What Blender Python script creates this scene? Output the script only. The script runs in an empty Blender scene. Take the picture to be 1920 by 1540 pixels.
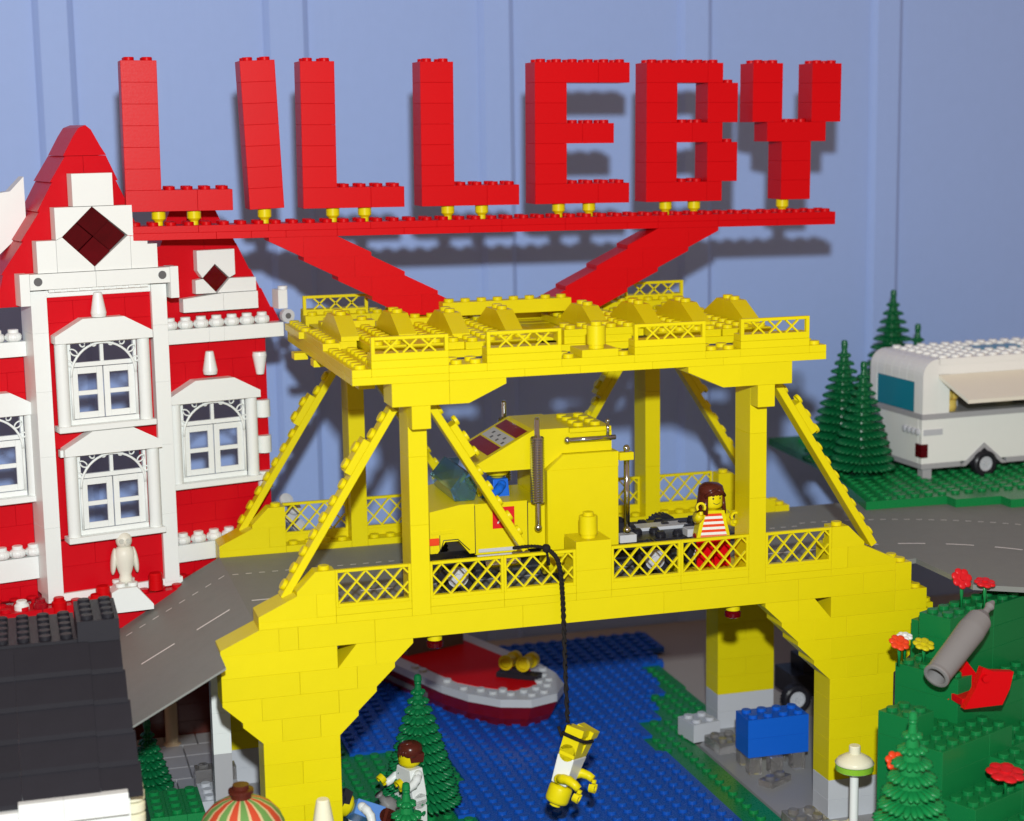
import bpy, math, random
from mathutils import Vector, Matrix
random.seed(7)
S = bpy.context.scene
col = S.collection
PI = math.pi
# ---------------------------------------------------------------- camera
cam_d = bpy.data.cameras.new("camera"); cam = bpy.data.objects.new("camera", cam_d); col.objects.link(cam)
Rw = Matrix(((0.9590611778, -0.2827823891, -0.0153550488), (-0.0603209403, -0.1510022576, -0.9866912902), (0.2767002733, 0.9472235420, -0.1618781026)))
rot = Matrix((Rw[0], -Rw[1], -Rw[2])).transposed()
cam.matrix_world = Matrix.Translation((-19.6044, -86.1710, 24.8318)) @ rot.to_4x4()
cam_d.sensor_fit = 'HORIZONTAL'; cam_d.sensor_width = 36.0; cam_d.lens = 3283.1 / 1920 * 36
cam_d.clip_start = 1; cam_d.clip_end = 800
cam_d.dof.use_dof = True; cam_d.dof.focus_distance = 97; cam_d.dof.aperture_fstop = 0.1
S.camera = cam
# ---------------------------------------------------------------- light: warm room light plus the camera's flash
w = bpy.data.worlds.new("World"); S.world = w; w.use_nodes = True
w.node_tree.nodes["Background"].inputs[0].default_value = (0.45, 0.285, 0.205, 1)
w.node_tree.nodes["Background"].inputs[1].default_value = 0.80
ld = bpy.data.lights.new("flash", 'POINT'); ld.energy = 395000; ld.color = (0.94, 0.99, 1.0); ld.shadow_soft_size = 1.15
lo = bpy.data.objects.new("flash", ld); col.objects.link(lo); lo.location = (-18.3, -86.0, 34.2)
S.view_settings.view_transform = 'Standard'; S.view_settings.look = 'None'
S.view_settings.exposure = 0; S.view_settings.gamma = 1
S.cycles.max_bounces = 6
# ---------------------------------------------------------------- materials
MATS = {}
def mat(name, rgb, rough=0.28, metal=0.0, trans=0.0, var=0.025, bump=0.010, bscale=9.0, spec=0.24, ior=1.5):
    m = bpy.data.materials.new(name); m.use_nodes = True
    nt = m.node_tree; b = nt.nodes["Principled BSDF"]
    b.inputs['Roughness'].default_value = rough; b.inputs['Metallic'].default_value = metal
    b.inputs['Specular IOR Level'].default_value = spec; b.inputs['IOR'].default_value = ior
    if trans: b.inputs['Transmission Weight'].default_value = trans
    oi = nt.nodes.new('ShaderNodeObjectInfo'); tc = nt.nodes.new('ShaderNodeTexCoord')
    n1 = nt.nodes.new('ShaderNodeTexNoise'); n1.inputs['Scale'].default_value = 1.3; n1.inputs['Detail'].default_value = 5
    nt.links.new(tc.outputs['Object'], n1.inputs['Vector'])
    a = nt.nodes.new('ShaderNodeMath'); a.operation = 'ADD'
    nt.links.new(oi.outputs['Random'], a.inputs[0]); nt.links.new(n1.outputs['Fac'], a.inputs[1])
    mr = nt.nodes.new('ShaderNodeMapRange'); mr.inputs[1].default_value = 0.3; mr.inputs[2].default_value = 1.7
    mr.inputs[3].default_value = 1 - var; mr.inputs[4].default_value = 1 + var
    nt.links.new(a.outputs[0], mr.inputs[0])
    hs = nt.nodes.new('ShaderNodeHueSaturation'); hs.inputs['Color'].default_value = (*rgb, 1)
    nt.links.new(mr.outputs[0], hs.inputs['Value']); nt.links.new(hs.outputs[0], b.inputs['Base Color'])
    if bump:
        n2 = nt.nodes.new('ShaderNodeTexNoise'); n2.inputs['Scale'].default_value = bscale; n2.inputs['Detail'].default_value = 4
        nt.links.new(tc.outputs['Object'], n2.inputs['Vector'])
        bp = nt.nodes.new('ShaderNodeBump'); bp.inputs['Strength'].default_value = 0.35; bp.inputs['Distance'].default_value = bump
        nt.links.new(n2.outputs['Fac'], bp.inputs['Height']); nt.links.new(bp.outputs[0], b.inputs['Normal'])
        mr2 = nt.nodes.new('ShaderNodeMapRange'); mr2.inputs[3].default_value = max(0.02, rough - .07); mr2.inputs[4].default_value = rough + .12
        nt.links.new(n2.outputs['Fac'], mr2.inputs[0]); nt.links.new(mr2.outputs[0], b.inputs['Roughness'])
    MATS[name] = m
    return m
YEL = mat('yellow_plastic', (0.71, 0.605, 0.004), 0.33, spec=.2, var=.035)
RED = mat('red_plastic', (0.58, 0.002, 0.005), 0.36, spec=.12)
REDH = mat('house_red_plastic', (0.56, 0.003, 0.010), 0.32, spec=.16)
WHI = mat('white_plastic', (0.78, 0.81, 0.79), 0.3, var=0.02)
CRM = mat('cream_plastic', (0.80, 0.77, 0.58), 0.3)
GRY = mat('grey_plastic', (0.40, 0.40, 0.42), 0.3)
LGY = mat('light_grey_plastic', (0.52, 0.54, 0.58), 0.3)
DGY = mat('dark_grey_plastic', (0.12, 0.12, 0.125), 0.35)
BLK = mat('black_plastic', (0.018, 0.018, 0.024), 0.3)
BLKR = mat('black_roof_plastic', (0.018, 0.018, 0.024), 0.42, var=0.1)
GRN = mat('green_plastic', (0.008, 0.21, 0.055), 0.26)
GRNH = mat('hill_green_plastic', (0.006, 0.17, 0.045), 0.3)
CVW = mat('caravan_white_plastic', (0.84, 0.86, 0.83), 0.3, var=0.02)
PINE = mat('pine_green_plastic', (0.004, 0.125, 0.040), 0.22)
PIN2 = mat('deep_green_plastic', (0.006, 0.16, 0.050), 0.24)
LEAF = mat('bright_green_plastic', (0.010, 0.22, 0.060), 0.22)
BLU = mat('blue_plastic', (0.008, 0.12, 0.62), 0.3)
WAT = mat('water_blue_plastic', (0.008, 0.085, 0.44), 0.24)
BLS = mat('pale_blue_plastic', (0.10, 0.25, 0.62), 0.3)
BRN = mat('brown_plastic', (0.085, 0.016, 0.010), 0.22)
DRED = mat('dark_red_plastic', (0.20, 0.006, 0.014), 0.3)
CHR = mat('chrome', (0.58, 0.61, 0.66), 0.10, metal=1.0, var=0.02, bump=0)
TBL = mat('clear_blue_plastic', (0.22, 0.50, 0.60), 0.06, trans=0.9, bump=0)
TDB = mat('teal_window_plastic', (0.02, 0.30, 0.42), 0.12, trans=0.25, bump=0)
TRD = mat('clear_red_plastic', (0.13, 0.0005, 0.006), 0.05, trans=0.35, bump=0, var=0.4)
TGR = mat('clear_green_plastic', (0.35, 0.72, 0.05), 0.15, trans=0.3, bump=0)
TGY = mat('clear_smoke_plastic', (0.55, 0.53, 0.52), 0.1, trans=0.8, bump=0)
GLS = mat('clear_pane', (0.9, 0.95, 1.0), 0.02, trans=1.0, bump=0, ior=1.02, spec=0.2)
ASP = mat('road_grey', (0.225, 0.238, 0.222), 0.55, var=0.09, bump=0.03, bscale=14)
WMK = mat('road_marking_white', (0.75, 0.75, 0.73), 0.5, bump=0)
TBLM = mat('table_beige', (0.36, 0.33, 0.31), 0.8, bump=0.03, bscale=3)
PAV = mat('pavement_grey', (0.32, 0.32, 0.33), 0.35)
ROPE = mat('black_rope', (0.012, 0.010, 0.010), 0.8, bump=0.05, bscale=18)
FLRD = mat('flower_red', (0.62, 0.012, 0.018), 0.35)
FLOR = mat('flower_orange_red', (0.75, 0.06, 0.015), 0.35)
PNK = mat('salmon_print', (0.75, 0.16, 0.10), 0.4)
SGY = mat('gun_grey_plastic', (0.22, 0.215, 0.215), 0.32)
OLV = mat('olive_yellow_plastic', (0.62, 0.46, 0.006), 0.28)
STN = mat('statue_white_plastic', (0.74, 0.72, 0.62), 0.35)
def wall_mat():
    m = mat('blue_painted_wall', (0.33, 0.475, 0.86), 0.5, var=0.03, bump=0)
    nt = m.node_tree; b = nt.nodes["Principled BSDF"]; tc = nt.nodes.new('ShaderNodeTexCoord')
    mp = nt.nodes.new('ShaderNodeMapping'); mp.inputs['Scale'].default_value = (1.0, 1, 0.12)
    n = nt.nodes.new('ShaderNodeTexNoise'); n.inputs['Scale'].default_value = 1.6; n.inputs['Detail'].default_value = 6
    nt.links.new(tc.outputs['Object'], mp.inputs[0]); nt.links.new(mp.outputs[0], n.inputs['Vector'])
    bp = nt.nodes.new('ShaderNodeBump'); bp.inputs['Strength'].default_value = 0.5; bp.inputs['Distance'].default_value = 0.03
    nt.links.new(n.outputs['Fac'], bp.inputs['Height']); nt.links.new(bp.outputs[0], b.inputs['Normal'])
    return m
WAL = wall_mat()

# ---------------------------------------------------------------- mesh builder
class MB:
    def __init__(s): s.v = []; s.f = []; s.m = []; s.sm = []
    def add(s, vs, fs, mi=0, smooth=False):
        o = len(s.v); s.v += [tuple(p) for p in vs]
        for f in fs: s.f.append(tuple(i + o for i in f)); s.m.append(mi); s.sm.append(smooth)
    def box(s, x0, x1, y0, y1, z0, z1, bev=0.03, mi=0):
        b = min(bev, (x1-x0)/3, (y1-y0)/3, (z1-z0)/3)
        if b <= 0:
            s.add([(x0,y0,z0),(x1,y0,z0),(x1,y1,z0),(x0,y1,z0),(x0,y0,z1),(x1,y0,z1),(x1,y1,z1),(x0,y1,z1)],
                  [(0,3,2,1),(4,5,6,7),(0,1,5,4),(1,2,6,5),(2,3,7,6),(3,0,4,7)], mi); return
        X = (x0, x1); Y = (y0, y1); Z = (z0, z1); vs = []; idx = {}
        for i in (0, 1):
            for j in (0, 1):
                for k in (0, 1):
                    sx, sy, sz = (1, -1)[i], (1, -1)[j], (1, -1)[k]
                    for a in range(3):
                        p = [X[i] + sx*b, Y[j] + sy*b, Z[k] + sz*b]; p[a] = (X[i], Y[j], Z[k])[a]
                        idx[i, j, k, a] = len(vs); vs.append(tuple(p))
        fs = []
        q = ((0, 0), (1, 0), (1, 1), (0, 1))
        for a in range(3):
            for s_ in (0, 1):
                c = []
                for u, v in q:
                    t = [0, 0, 0]; t[a] = s_; t[(a+1) % 3] = u; t[(a+2) % 3] = v; c.append(idx[t[0], t[1], t[2], a])
                fs.append(tuple(c) if s_ else tuple(reversed(c)))
        for a in range(3):           # edges along axis a
            b1, b2 = (a+1) % 3, (a+2) % 3
            for u in (0, 1):
                for v in (0, 1):
                    def I(t, w_):
                        c = [0, 0, 0]; c[a] = t; c[b1] = u; c[b2] = v; return idx[c[0], c[1], c[2], w_]
                    f = (I(0, b1), I(1, b1), I(1, b2), I(0, b2)); fs.append(f if (u == v) else tuple(reversed(f)))
        for i in (0, 1):
            for j in (0, 1):
                for k in (0, 1):
                    f = (idx[i,j,k,0], idx[i,j,k,1], idx[i,j,k,2]); fs.append(f if (i+j+k) % 2 else tuple(reversed(f)))
        s.add(vs, fs, mi)
    def lathe(s, prof, n=16, c=(0,0,0), mi=0, smooth=True, M=None, caps=True):
        # prof: list of (r,z); smooth sides, separate flat caps
        rings = []
        for r, z in prof:
            rings.append([(c[0] + r*math.cos(2*PI*i/n), c[1] + r*math.sin(2*PI*i/n), c[2] + z) for i in range(n)])
        def T(p): return tuple(M @ Vector(p)) if M else p
        for a in range(len(prof)-1):
            # split at sharp steps by giving each band its own vertices
            r0, r1 = rings[a], rings[a+1]
            s.add([T(p) for p in r0 + r1], [(i, (i+1) % n, n + (i+1) % n, n + i) for i in range(n)], mi, smooth)
        if caps:
            if prof[0][0] > 1e-4: s.add([T(p) for p in rings[0]], [tuple(reversed(range(n)))], mi)
            if prof[-1][0] > 1e-4: s.add([T(p) for p in rings[-1]], [tuple(range(n))], mi)
    def slathe(s, prof, n=16, c=(0,0,0), mi=0, M=None, sx=1, sy=1):
        # fully smooth shared-vertex lathe
        vs = []
        for r, z in prof:
            for i in range(n):
                p = (c[0] + sx*r*math.cos(2*PI*i/n), c[1] + sy*r*math.sin(2*PI*i/n), c[2] + z)
                vs.append(tuple(M @ Vector(p)) if M else p)
        fs = []
        for a in range(len(prof)-1):
            for i in range(n): fs.append((a*n+i, a*n+(i+1) % n, (a+1)*n+(i+1) % n, (a+1)*n+i))
        fs.append(tuple(reversed(range(n)))); fs.append(tuple((len(prof)-1)*n+i for i in range(n)))
        s.add(vs, fs, mi, True)
    def stud(s, x, y, z, n=12, r=0.30, h=0.20, mi=0):
        s.lathe([(r, 0), (r, h-.03)], n, (x, y, z), mi, True, caps=False)
        s.lathe([(r, h-.03), (r-.03, h)], n, (x, y, z), mi, False, caps=False)
        s.add([(x+(r-.03)*math.cos(2*PI*i/n), y+(r-.03)*math.sin(2*PI*i/n), z+h) for i in range(n)], [tuple(range(n))], mi)
    def prism(s, pts, axis, a0, a1, mi=0):
        # pts are (x,z) for axis 'y', (y,z) for axis 'x', (x,y) for axis 'z'
        n = len(pts)
        ar = sum(pts[i][0]*pts[(i+1) % n][1] - pts[(i+1) % n][0]*pts[i][1] for i in range(n))
        if ar < 0: pts = list(reversed(pts))
        def P(p, a):
            return (p[0], a, p[1]) if axis == 'y' else ((a, p[0], p[1]) if axis == 'x' else (p[0], p[1], a))
        vs = [P(p, a0) for p in pts] + [P(p, a1) for p in pts]
        fs = [tuple(range(n)), tuple(reversed(range(n, 2*n)))] + [(i, n+i, n+(i+1) % n, (i+1) % n) for i in range(n)]
        if axis in ('x', 'z'): fs = [tuple(reversed(f)) for f in fs]
        s.add(vs, fs, mi)
    def tube(s, pts, r, n=8, mi=0, rs=None):
        P = [Vector(p) for p in pts]; vs = []; up = Vector((0, 0, 1))
        for i, p in enumerate(P):
            d = (P[min(i+1, len(P)-1)] - P[max(i-1, 0)]).normalized()
            a = d.cross(up)
            if a.length < 1e-3: a = d.cross(Vector((1, 0, 0)))
            a.normalize(); b = d.cross(a); rr = rs[i] if rs else r
            for k in range(n):
                t = 2*PI*k/n; vs.append(tuple(p + rr*(math.cos(t)*a + math.sin(t)*b)))
        fs = []
        for i in range(len(P)-1):
            for k in range(n): fs.append((i*n+k, (i+1)*n+k, (i+1)*n+(k+1) % n, i*n+(k+1) % n))
        fs.append(tuple(range(n))); fs.append(tuple(reversed(range((len(P)-1)*n, len(P)*n))))
        s.add(vs, fs, mi, True)
    def ball(s, c, rx, ry=None, rz=None, n=12, m=8, mi=0, M=None):
        ry = ry or rx; rz = rz or rx; vs = []; fs = []
        for j in range(1, m):
            t = PI*j/m
            for i in range(n):
                p = Vector((rx*math.sin(t)*math.cos(2*PI*i/n), ry*math.sin(t)*math.sin(2*PI*i/n), rz*math.cos(t)))
                if M: p = M @ p
                vs.append(tuple(p + Vector(c)))
        for q in ((0, 0, rz), (0, 0, -rz)):
            p = Vector(q); p = (M @ p) if M else p; vs.append(tuple(p + Vector(c)))
        T = len(vs)-2; B = T+1
        for j in range(m-2):
            for i in range(n): fs.append((j*n+i, (j+1)*n+i, (j+1)*n+(i+1) % n, j*n+(i+1) % n))
        for i in range(n): fs.append((T, i, (i+1) % n)); fs.append((B, (m-2)*n+(i+1) % n, (m-2)*n+i))
        s.add(vs, fs, mi, True)
    def mesh(s, name, mats):
        me = bpy.data.meshes.new(name); me.from_pydata(s.v, [], s.f)
        for m in (mats if isinstance(mats, (list, tuple)) else [mats]): me.materials.append(m)
        me.polygons.foreach_set('material_index', s.m); me.polygons.foreach_set('use_smooth', s.sm)
        me.update(); return me
    def build(s, name, mats, parent=None, loc=(0,0,0), rot=None):
        return link(name, s.mesh(name, mats), parent, loc, rot)
def link(name, me, parent=None, loc=(0,0,0), rot=None):
    o = bpy.data.objects.new(name, me); col.objects.link(o); o.location = loc
    if rot: o.rotation_euler = rot
    if parent: o.parent = parent
    return o
def tag(o, label=None, cat=None, group=None, kind=None):
    if label: o['label'] = label
    if cat: o['category'] = cat
    if group: o['group'] = group
    if kind: o['kind'] = kind
    return o
def thing(name, label, cat, loc=(0,0,0), rz=0, group=None, rot=None):
    o = bpy.data.objects.new(name, None); col.objects.link(o); o.location = loc
    o.rotation_euler = rot if rot else (0, 0, rz)
    return tag(o, label, cat, group)
def copy_tree(o, parent=None):
    c = o.copy(); col.objects.link(c); c.parent = parent
    for ch in list(o.children): copy_tree(ch, c)
    return c
G = 0.004
CACHE = {}
class Asm:
    """bricks on a stud grid; a stud shows only where nothing sits on it"""
    def __init__(s, parent): s.b = []; s.occ = []; s.p = parent
    def box(s, x0, x1, y0, y1, z0, z1, m=None, name=None, studs=True, parent=None):
        nm = name or ('plate' if (z1-z0) < 0.9 else 'brick')
        s.b.append((x0, x1, y0, y1, z0, z1, m, nm, studs, parent or s.p)); s.occ.append((x0, x1, y0, y1, z0, z1))
    def block(s, x0, x1, y0, y1, z0, z1): s.occ.append((x0, x1, y0, y1, z0, z1))
    def prism(s, pts, axis, a0, a1, m, name='slope_brick', studs=(), parent=None, occ=True):
        xs = [p[0] for p in pts]; zs = [p[1] for p in pts]; ox, oz = min(xs), min(zs)
        key = ('p', tuple((round(p[0]-ox, 3), round(p[1]-oz, 3)) for p in pts), axis, round(a1-a0, 3), m.name, tuple(studs))
        if key not in CACHE:
            cx = sum(xs)/len(xs)-ox; cz = sum(zs)/len(zs)-oz
            mb = MB(); q = []
            for x, z in pts:
                x -= ox; z -= oz
                q.append((x + (G if x < cx else -G), z + (G*.6 if z < cz else 0)))
            mb.prism(q, axis, G, a1-a0-G)
            for sx, sy, sz in studs: mb.stud(sx, sy, sz)
            CACHE[key] = mb.mesh(name, m)
        loc = (ox, a0, oz) if axis == 'y' else (a0, ox, oz)
        if occ:
            if axis == 'y': s.occ.append((ox, max(xs), a0, a1, oz, max(zs)))
            else: s.occ.append((a0, a1, ox, max(xs), oz, max(zs)))
        return link(name, CACHE[key], parent or s.p, loc)
    def done(s):
        for x0, x1, y0, y1, z0, z1, m, nm, studs, par in s.b:
            mask = []
            if studs:
                for i in range(int(round(x1-x0))):
                    for j in range(int(round(y1-y0))):
                        cx, cy = x0+i+.5, y0+j+.5; ok = True
                        for a in s.occ:
                            if a[0] < cx+.25 and a[1] > cx-.25 and a[2] < cy+.25 and a[3] > cy-.25 and a[4] < z1+.1 < a[5]+.0:
                                ok = False; break
                        if ok: mask.append((i, j))
            key = (round(x1-x0, 3), round(y1-y0, 3), round(z1-z0, 3), m.name, tuple(mask))
            if key not in CACHE:
                mb = MB(); mb.box(G, x1-x0-G, G, y1-y0-G, G*.5, z1-z0-G*.5, 0.014)
                for i, j in mask: mb.stud(i+.5, j+.5, z1-z0-G)
                CACHE[key] = mb.mesh(nm, m)
            link(nm, CACHE[key], par, (x0, y0, z0))
# ================================================================= SETTING
mb = MB(); mb.box(-90, 110, 42.0, 43.0, -40, 75, 0)
wall = mb.build('wall', WAL); tag(wall, kind='structure')
for cx in (-31.2, -14.9, 1.3, 17.0, 33.0, 49.4, 65.5):
    wd = 1.25 if cx != 1.3 else 1.5
    m2 = MB(); m2.prism([(cx-wd-.15, 42), (cx-wd, 41.86), (cx-wd+.3, 41.62), (cx+wd-.3, 41.62), (cx+wd, 41.86), (cx+wd+.15, 42)], 'z', -40, 75)
    m2.build('batten', WAL, wall)
mb = MB(); mb.box(-90, 110, -70, 41.7, -16.2, -15.2, 0); tag(mb.build('table', TBLM), kind='structure')
# water: studded blue sheet with a stepped right bank
def studs_in(mb, poly_test, x0, x1, y0, y1, z, n=8):
    x = x0+.5
    while x < x1:
        y = y0+.5
        while y < y1:
            if poly_test(x, y): mb.stud(x, y, z, n)
            y += 1
        x += 1
wat_right = [(-24, -4, 12.5), (-4, 3, 19.2), (3, 13, 19.2), (13, 16, 18.6), (16, 19, 19.4), (19, 21, 21.2), (21, 23.7, 21.8), (23.7, 26, 23.4), (26, 30.3, 23.8), (30.3, 33.8, 25.8), (33.8, 38, 27.2)]
def wr(y):
    for a, b, x in wat_right:
        if a <= y < b: return x
    return -99
wat_left = [(-24, 7, 5.0), (7, 11.6, 4.0), (11.6, 19, 5.8), (19, 22, 0.0), (22, 38, -6)]
def wl(y):
    for a, b, x in wat_left:
        if a <= y < b: return x
    return 99
mb = MB()
ys = sorted(set([a for a, _, _ in wat_right] + [a for a, _, _ in wat_left] + [38]))
for a, b in zip(ys[:-1], ys[1:]):
    m_ = (a+b)/2; mb.box(wl(m_), wr(m_), a, b, -15.0, -14.60, 0)
studs_in(mb, lambda x, y: wl(y) < x-.2 and x+.2 < wr(y), -6, 28, -20, 38, -14.61, 10)
tag(mb.build('water', WAT), kind='structure')
# green river banks
mb = MB()
bank = [(-24, -4, 15.5), (-4, 1, 21.6), (1, 15, 21.6), (15, 16.5, 21.8), (16.5, 20, 25.2), (20, 25, 25.2), (25, 31, 25.4)]
for a, b, x in bank: mb.box(8, x, a, b, -15.1, -14.80, 0)
mb.box(-9, 7, -20, 24, -15.1, -14.80, 0)
def bk(x, y):
    if x < 7: return y < 24 and not (wl(y) < x+.2 < wr(y)+.4)
    for a, b, r in bank:
        if a <= y < b: return x+.2 < r and not (wl(y) < x+.4 and x-.4 < wr(y))
    return False
studs_in(mb, bk, -9, 26, -20, 31, -14.81, 10)
tag(mb.build('river_bank', GRN), kind='structure')
# grey quay and pavement (with joints as separate slabs)
quay = MB(); quay.prism([(21.7, -30), (60, -30), (60, 12), (29, 16.5), (24.0, 16.5), (21.75, 13.6), (21.7, 1)], 'z', -15.1, -14.72)
tag(quay.build('quay', PAV), kind='structure')
pv = MB(); pv.box(-34, -5, -30, 40, -15.19, -14.95, 0); pv = tag(pv.build('pavement', DGY), kind='structure')
pm = {}
for j in range(17):
    y0 = 2 + j*2
    for i in range(6):
        x0 = -16 + (i + (j % 2)*.5)*2.0 - (1 if j % 3 == 0 else 0)
        if x0 > -6.6: continue
        if 'm' not in pm:
            q = MB(); q.box(.03, 1.97, .03, 1.97, 0, .36, .04); pm['m'] = q.mesh('slab', PAV)
        link('slab', pm['m'], pv, (x0, y0, -14.95))
# ================================================================= BRIDGE
BR = thing('bridge', 'yellow toy brick truss bridge carrying the grey road over the blue water', 'bridge', (0, 0, 0))
A = Asm(BR)
def mx(x): return 20 - x
def slope_pair(pts, y0, y1, m=YEL, studs=()):
    A.prism(pts, 'y', y0, y1, m, studs=[(a, b, c) for a, b, c in studs])
    q = [(mx(x), z) for x, z in pts]
    w_ = max(p[0] for p in pts) - min(p[0] for p in pts)
    A.prism(q, 'y', y0, y1, m, studs=[(w_-a, b, c) for a, b, c in studs])
def box_pair(x0, x1, *a, **k):
    A.box(x0, x1, *a, **k); A.box(mx(x1), mx(x0), *a, **k)
def side_wall(y0, y1, front):
    xl = -10 if front else -8
    d = y1-y0
    st2 = [(.5+0, j+.5, 1.2) for j in range(int(d))]
    # plate course
    for a, b in ((-8, -4), (-4, 0), (1, 5), (5, 9), (9, 11), (11, 15), (15, 19), (20, 24), (24, 28)): A.box(a, b, y0, y1, -0.4, 0, YEL)
    # upper end slopes
    slope_pair([(-8, 0), (-8, .28), (-6, 1.2), (-5, 1.2), (-5, 0)], y0, y1)
    box_pair(-5, -4, y0, y1, 0, 1.2, YEL)
    slope_pair([(-6, 1.2), (-6, 1.42), (-5, 2.4), (-4, 2.4), (-4, 1.2)], y0, y0+1, studs=[(1.5, .5, 1.2)])
    # course -1.6..-0.4
    if front: A.prism([(-10, -1.6), (-10, -1.3), (-8, -.4), (-7, -.4), (-7, -1.6)], 'y', y0, y1, YEL)
    else: A.box(-8, -7, y0, y1, -1.6, -.4, YEL)
    for a, b in ((-7, -6), (-6, -2), (-2, 6), (6, 14), (14, 22), (22, 26), (26, 28)): A.box(a, b, y0, y1, -1.6, -.4, YEL)
    A.box(28, 29, y0, y1, -1.6, 0, YEL)
    # -2.8..-1.6
    A.box(xl, -4, y0, y1, -2.8, -1.6, YEL, studs=False)
    A.box(24, 28, y0, y1, -2.8, -1.6, YEL); A.box(28, 30, y0, y1, -2.8, -1.6, YEL)
    slope_pair([(-4, -2.8), (-2, -2.8), (-2, -1.6), (-3, -1.6)], y0, y1)
    slope_pair([(-2, -2.8), (-1, -2.8), (0, -1.85), (0, -1.6), (-2, -1.6)], y0, y1)
    # -4..-2.8
    A.box(xl, -6, y0, y1, -4, -2.8, YEL, studs=False); A.box(-6, -3, y0, y1, -4, -2.8, YEL, studs=False)
    A.box(23, 25, y0, y1, -4, -2.8, YEL); A.box(25, 30.2, y0, y1, -4, -2.8, YEL)
    slope_pair([(-3, -4), (-2, -4), (-1, -3.05), (-1, -2.8), (-3, -2.8)], y0, y1)
    # -5.2..-4
    slope_pair([(-9, -5.2), (-8, -5.2), (-8, -4), (-10, -4), (-10, -4.25)], y0, y1) if front else None
    A.box(-8, -4, y0, y1, -5.2, -4, YEL, studs=False); A.box(24, 28, y0, y1, -5.2, -4, YEL)
    slope_pair([(-4, -5.2), (-3, -5.2), (-2, -4.25), (-2, -4), (-4, -4)], y0, y1)
    # -6.4..-5.2
    slope_pair([(-8, -6.4), (-7, -6.4), (-7, -5.2), (-9, -5.2), (-9, -5.45)], y0, y1)
    A.box(-7, -5, y0, y1, -6.4, -5.2, YEL, studs=False); A.box(25, 27, y0, y1, -6.4, -5.2, YEL)
    slope_pair([(-5, -6.4), (-4, -6.4), (-3, -5.45), (-3, -5.2), (-5, -5.2)], y0, y1)
    # piers
    z = -6.4; k = 0
    while z > -12.3:
        cuts = [(-8, -4)] if k % 2 == 0 else [(-8, -6), (-6, -4)]
        for a, b in cuts: box_pair(a, b, y0, y1, z-1.2, z, YEL, studs=False)
        z -= 1.2; k += 1
    for zz in (-12.4, -13.6): box_pair(-8, -4, y0, y1, zz-1.2, zz, LGY, studs=False)
    # posts
    for x in (0, 19):
        z = -.4; 
        for h in ((4.8, 3.6, 2.8) if front else (3.6, 4.8, 4.0)):
            A.box(x, x+1, y0, y1, z, z+h, YEL, name='post_brick', studs=False); z += h
side_wall(0, 2, True); side_wall(16, 18, False)
# middle pillar with round brick, and lamps below
A.box(9, 11, 0, 2, 0, 1.2, YEL); A.box(9, 11, 0, 2, 1.2, 2.8, YEL, studs=False)
A.box(30.25, 31, 1, 2, -4, -2.8, YEL); A.box(16, 20, 2.1, 4.5, -.395, .0, YEL, studs=False)
def round_brick(m, h=1.2, seg=18, r=0.5, flute=False):
    q = MB(); q.lathe([(r-.08, 0), (r-.08, .18), (r, .2), (r, h-.03), (r-.03, h)], seg); q.stud(0, 0, h-.002); return q.mesh('round_brick', m)
rbY = round_brick(YEL, 1.2)
link('round_brick', rbY, BR, (10, .9, 2.8))
for x in (1.35, 18.4):
    q = MB(); q.lathe([(.40, 0), (.40, .40)], 18, (0, 0, -.40)); lp = q.build('lamp_socket', YEL, BR, (x, .8, -1.6))
    q = MB(); q.lathe([(.30, -.85), (.44, -.78), (.46, -.55), (.34, -.40)], 18); q.build('lamp_glass', TRD, lp)
# fences
def lattice(w_, z0, z1, openx, openz, step, slope, t, name):
    q = MB(); T = .26
    ox0, ox1 = openx; oz0, oz1 = openz
    q.box(G, ox0, 0, T, z0, z1, .02); q.box(ox1, w_-G, 0, T, z0, z1, .02)
    q.box(ox0, ox1, 0, T, oz1, z1, .02); q.box(ox0, ox1, 0, T, z0, oz0, .02)
    H = oz1-oz0; run = H/slope
    k = -40
    while k < 40:
        for sgn in (1, -1):
            xa = ox0 + k*step; xb = xa + sgn*run      # from bottom (xa) to top (xb)
            if sgn == -1: xa += 0; 
            za, zb = oz0, oz1
            # clip to [ox0,ox1]
            def clip(xa, za, xb, zb):
                if xa == xb: return None
                pts = []
                t0, t1 = 0.0, 1.0
                dx = xb-xa
                ta, tb = (ox0-xa)/dx, (ox1-xa)/dx
                if ta > tb: ta, tb = tb, ta
                t0, t1 = max(t0, ta), min(t1, tb)
                if t1-t0 < .05: return None
                return (xa+dx*t0, za+(zb-za)*t0, xa+dx*t1, za+(zb-za)*t1)
            c = clip(xa, za, xb, zb)
            if c:
                x0, zz0, x1, zz1 = c; L = math.hypot(x1-x0, zz1-zz0); nx, nz = -(zz1-zz0)/L*t, (x1-x0)/L*t
                ya, yb = (.02, .12) if sgn == -1 else (.08, .24)
                q.prism([(x0+nx, zz0+nz), (x0-nx, zz0-nz), (x1-nx, zz1-nz), (x1+nx, zz1+nz)], 'y', ya, yb)
        k += 1
    return q
fl = lattice(4, .42, 2.4, (.14, 3.84), (.60, 2.24), .98, 1.12, .045, 'f')
fl.box(G, 4-G, 0, 1-G, G, .42, .02)
fence_me = fl.mesh('lattice_fence', YEL)
for x in (-4, 1, 5, 11, 15, 20):
    link('lattice_fence', fence_me, BR, (x, 0.0, 0)); link('lattice_fence', fence_me, BR, (x, 17.0, 0))
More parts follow.
